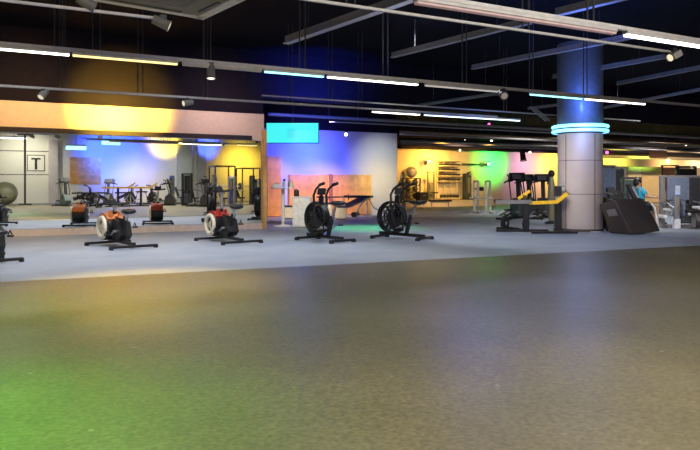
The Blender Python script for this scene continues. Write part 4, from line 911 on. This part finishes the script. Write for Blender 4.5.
g = at_z(526, 230); light('SPOT', 'lever_fill', (g.x-2.2, g.y-2.2, 3.2), 420, (1,.92,.8), (g.x+.6, g.y+1.5, .8), .12, angle=75, blend=1)  # added fill on the dark faces of the lever machine and ellipticals
g = at_z(655, 228); light('SPOT', 'press_fill', (g.x-2.6, g.y-1.8, 3.2), 600, (1,.93,.85), (g.x+.8, g.y+1.0, .9), .12, angle=80, blend=1)  # added fill for the press and its neighbouring machines
# coloured wall washers
a = at_y(103, YM); light('SPOT', 'amber_wash', (a.x+.2, YM-1.1, 3.0), 130, (1,.62,.1), (a.x, YM, 2.92), .06, angle=120, blend=1)
light('SPOT', 'amber_wash', (a.x+.35, YM-1.1, 3.0), 800, (1,.58,.05), (a.x+.4, YM, 3.12), .05, angle=108, blend=.35)
a = at_y(10, YM); light('SPOT', 'peach_wash', (a.x+.4, YM-2.0, 3.6), 300, (1,.6,.22), (a.x+.3, YM, 2.9), .1, angle=130, blend=1)
a = at_y(215, YM); light('SPOT', 'pink_wash', (a.x, YM-2, 3.7), 190, (1,.7,.72), (a.x, YM, 2.9), .1, angle=120, blend=1)
a = at_y(308, YB); light('SPOT', 'blue_wash', (a.x, YB-1.5, 2.6), 900, (.01,.05,1), (a.x, YB, 2.2), .1, angle=140, blend=1)
light('SPOT', 'violet_wash', (a.x-.6, YB-3.2, 3.6), 420, (.3,.22,1), (a.x+.6, YB, 1.9), .1, angle=110, blend=1)
a = at_y(372, YB); light('SPOT', 'pale_wash', (a.x, YB-2.5, 3.6), 260, (.85,.9,.85), (a.x+.4, YB, 1.7), .1, angle=78, blend=1)
a = at_y(365, YB); light('SPOT', 'yellow_wash', (a.x+.6, YB-1.8, 1.6), 130, (1,.75,.2), (a.x+.6, YB, 1.2), .1, angle=100, blend=1)
a = at_y(300, YB); light('SPOT', 'timber_fill', (a.x+1.5, YB-2.5, 2.2), 420, (1,.52,.08), (a.x+.8, YB, .3), .1, angle=84, blend=.9)  # orange fill added to warm the timber partitions
a = at_y(274, YB); light('SPOT', 'screen_fill', (a.x+1.0, YB-2.4, 3.0), 260, (1,.55,.12), (a.x, YB, 1.2), .1, angle=45, blend=.8)  # orange fill added for the tall timber screen
a = at_y(429, YF); light('SPOT', 'amber_wash', (a.x, YF-1.2, z_at(161,a)+.15), 420, (1,.55,.05), (a.x, YF, z_at(163,a)), .1, angle=150, blend=1)
a = at_y(415, YF); light('SPOT', 'amber_wash', (a.x, YF-3.5, 3.4), 700, (1,.45,.05), (a.x, YF, 1.9), .1, angle=110, blend=1)
a = at_y(460, YF); light('SPOT', 'amber_wash', (a.x, YF-3.5, 3.4), 450, (1,.58,.12), (a.x, YF, 1.9), .1, angle=110, blend=1)
a = at_y(490, YF); light('SPOT', 'green_wash', (a.x, YF-1.5, z_at(163,a)), 900, (.01,1,.08), (a.x, YF, z_at(163,a)), .1, angle=110, blend=1)
a = at_y(524, YF); light('SPOT', 'pink_wash', (a.x, YF-2.2, 3), 330, (1,.5,.9), (a.x, YF, 2.3), .1, angle=110, blend=1)
a = at_y(553, YF); light('SPOT', 'amber_wash', (a.x, YF-2.2, 3.2), 700, (1,.6,.1), (a.x, YF, 2.4), .1, angle=110, blend=1)
a = at_y(640, YF); light('SPOT', 'lime_wash', (a.x, YF-2.5, 3.2), 900, (.6,1,.1), (a.x, YF, 2.2), .1, angle=90, blend=1)
for px, c_ in ((612,(1,.85,.1)), (665,(1,.55,.2)), (695,(1,.75,.4)), (745,(1,.7,.4))):
    a = at_y(px, 31); light('SPOT', 'amber_wash', (a.x, 29, 3.0), 500, c_, (a.x, 31.5, 2.4), .1, angle=130, blend=1)
# green and yellow spots on the rubber floor, blue on the bulkhead, beams and machines
g = at_z(25, 440); light('SPOT', 'green_floor_spot', (g.x-1.2, g.y+.3, 3.2), 1000, (.09,1,.01), (g.x-.4, g.y+.1, 0), .15, angle=62, blend=1)
g = at_z(60, 330); light('SPOT', 'green_floor_spot', (g.x-1.5, g.y+1.5, 3.2), 480, (.38,1,.02), (g.x+.3, g.y, 0), .15, angle=100, blend=1)
g = at_z(145, 285); light('SPOT', 'yellow_floor_spot', (g.x, g.y+1.2, 3.1), 800, (1,.62,.04), (g.x, g.y, 0), .1, angle=72, blend=1)
g = at_z(365, 228); light('SPOT', 'green_floor_spot', (g.x+.3, g.y+.3, 3.1), 520, (.08,1,.35), (g.x, g.y, 0), .1, angle=72, blend=1)
g = at_z(575, 300); light('SPOT', 'ring_sheen_fill', (g.x+.5, g.y+2.5, 3.1), 420, (.16,.2,1), (g.x, g.y, 0), .1, angle=70, blend=1)  # added lamp imitating the column ring's reflection on the floor
g = at_z(690, 430); light('SPOT', 'warm_floor_spot', (g.x+1.2, g.y+1.0, 3.2), 260, (1,.8,.58), (g.x, g.y, 0), .1, angle=80, blend=1)
a = at_y(290, YM+.5); light('SPOT', 'blue_beam_spot', (a.x+.4, YM-1.6, 3.0), 900, (.04,.08,1), (a.x+.6, YM+.1, 4.1), .1, angle=110, blend=1)
light('POINT', 'column_glow', (cp.x-.75, cp.y-.85, zr1+.5), 40, (.1,.25,1), size=.05)
light('POINT', 'column_glow', (cp.x-.7, cp.y-.8, zr0-.12), 14, (.25,.4,1), size=.05)
q = at_z(600, 40, 3.9); light('SPOT', 'blue_beam_spot', (q.x, q.y, 3.3), 330, (.1,.2,1), (q.x+.3, q.y+.3, 4.6), .1, angle=150, blend=1)
q = at_z(400, 30, 3.9); light('SPOT', 'beam_spot', (q.x, q.y, 3.2), 40, (.75,.78,1), (q.x, q.y+.3, 4.6), .1, angle=150, blend=1)
# rear wall colours seen in the mirror
a = mir(105, YN); light('SPOT', 'blue_wash', (a.x, YN+2.6, 3.4), 4200, (.02,.07,1), (a.x+.5, YN, 3.4), .1, angle=120, blend=1)
a = mir(205, YN); light('SPOT', 'blue_wash', (a.x, YN+1.6, 4.2), 1200, (.05,.1,1), (a.x, YN, 4.4), .1, angle=90, blend=1)
a = mir(165, YN); light('SPOT', 'amber_wash', (a.x, YN+1.6, 4.3), 700, (1,.7,.05), (a.x, YN, 4.6), .1, angle=100, blend=1)
a = mir(240, YN); light('SPOT', 'amber_wash', (a.x, YN+2.5, 3.6), 800, (1,.7,.06), (a.x, YN, 2.8), .1, angle=110, blend=1)
a = mir(135, YN); light('SPOT', 'amber_wash', (a.x, YN+3.0, 2.2), 260, (1,.75,.2), (a.x, YN, 1.0), .1, angle=110, blend=1)
a = mir(165, YN); light('SPOT', 'pale_wash', (a.x, YN+3.5, 3.0), 150, (.8,.95,.85), (a.x, YN, 2.2), .1, angle=100, blend=1)
for px in (20, 70, 120, 165, 200, 240): 
    q = mir(px, -7); light('SPOT', 'rear_machine_fill', (q.x, -7, 4.95), 1100, (1,.95,.88), (q.x+.01,-7,0), .12, angle=140, blend=1)  # added overhead fill for the machines the mirror shows
w = bpy.data.worlds.new('world'); bpy.context.scene.world = w; w.use_nodes = True
w.node_tree.nodes['Background'].inputs[0].default_value = (.03,.03,.035,1)

# ------------------------------------------------------------------ camera
cam = bpy.data.cameras.new('camera'); co = bpy.data.objects.new('camera', cam); col.objects.link(co)
cam.sensor_width = 36; cam.lens = FPX*36/700; cam.shift_y = -39/700; cam.clip_end = 300; cam.clip_start = .05
co.location = (0,0,H); co.rotation_euler = (pi/2, 0, PHI-pi/2)
sc = bpy.context.scene; sc.camera = co
sc.view_settings.view_transform = 'Standard'; sc.view_settings.look = 'None'; sc.view_settings.exposure = 0; sc.view_settings.gamma = 1
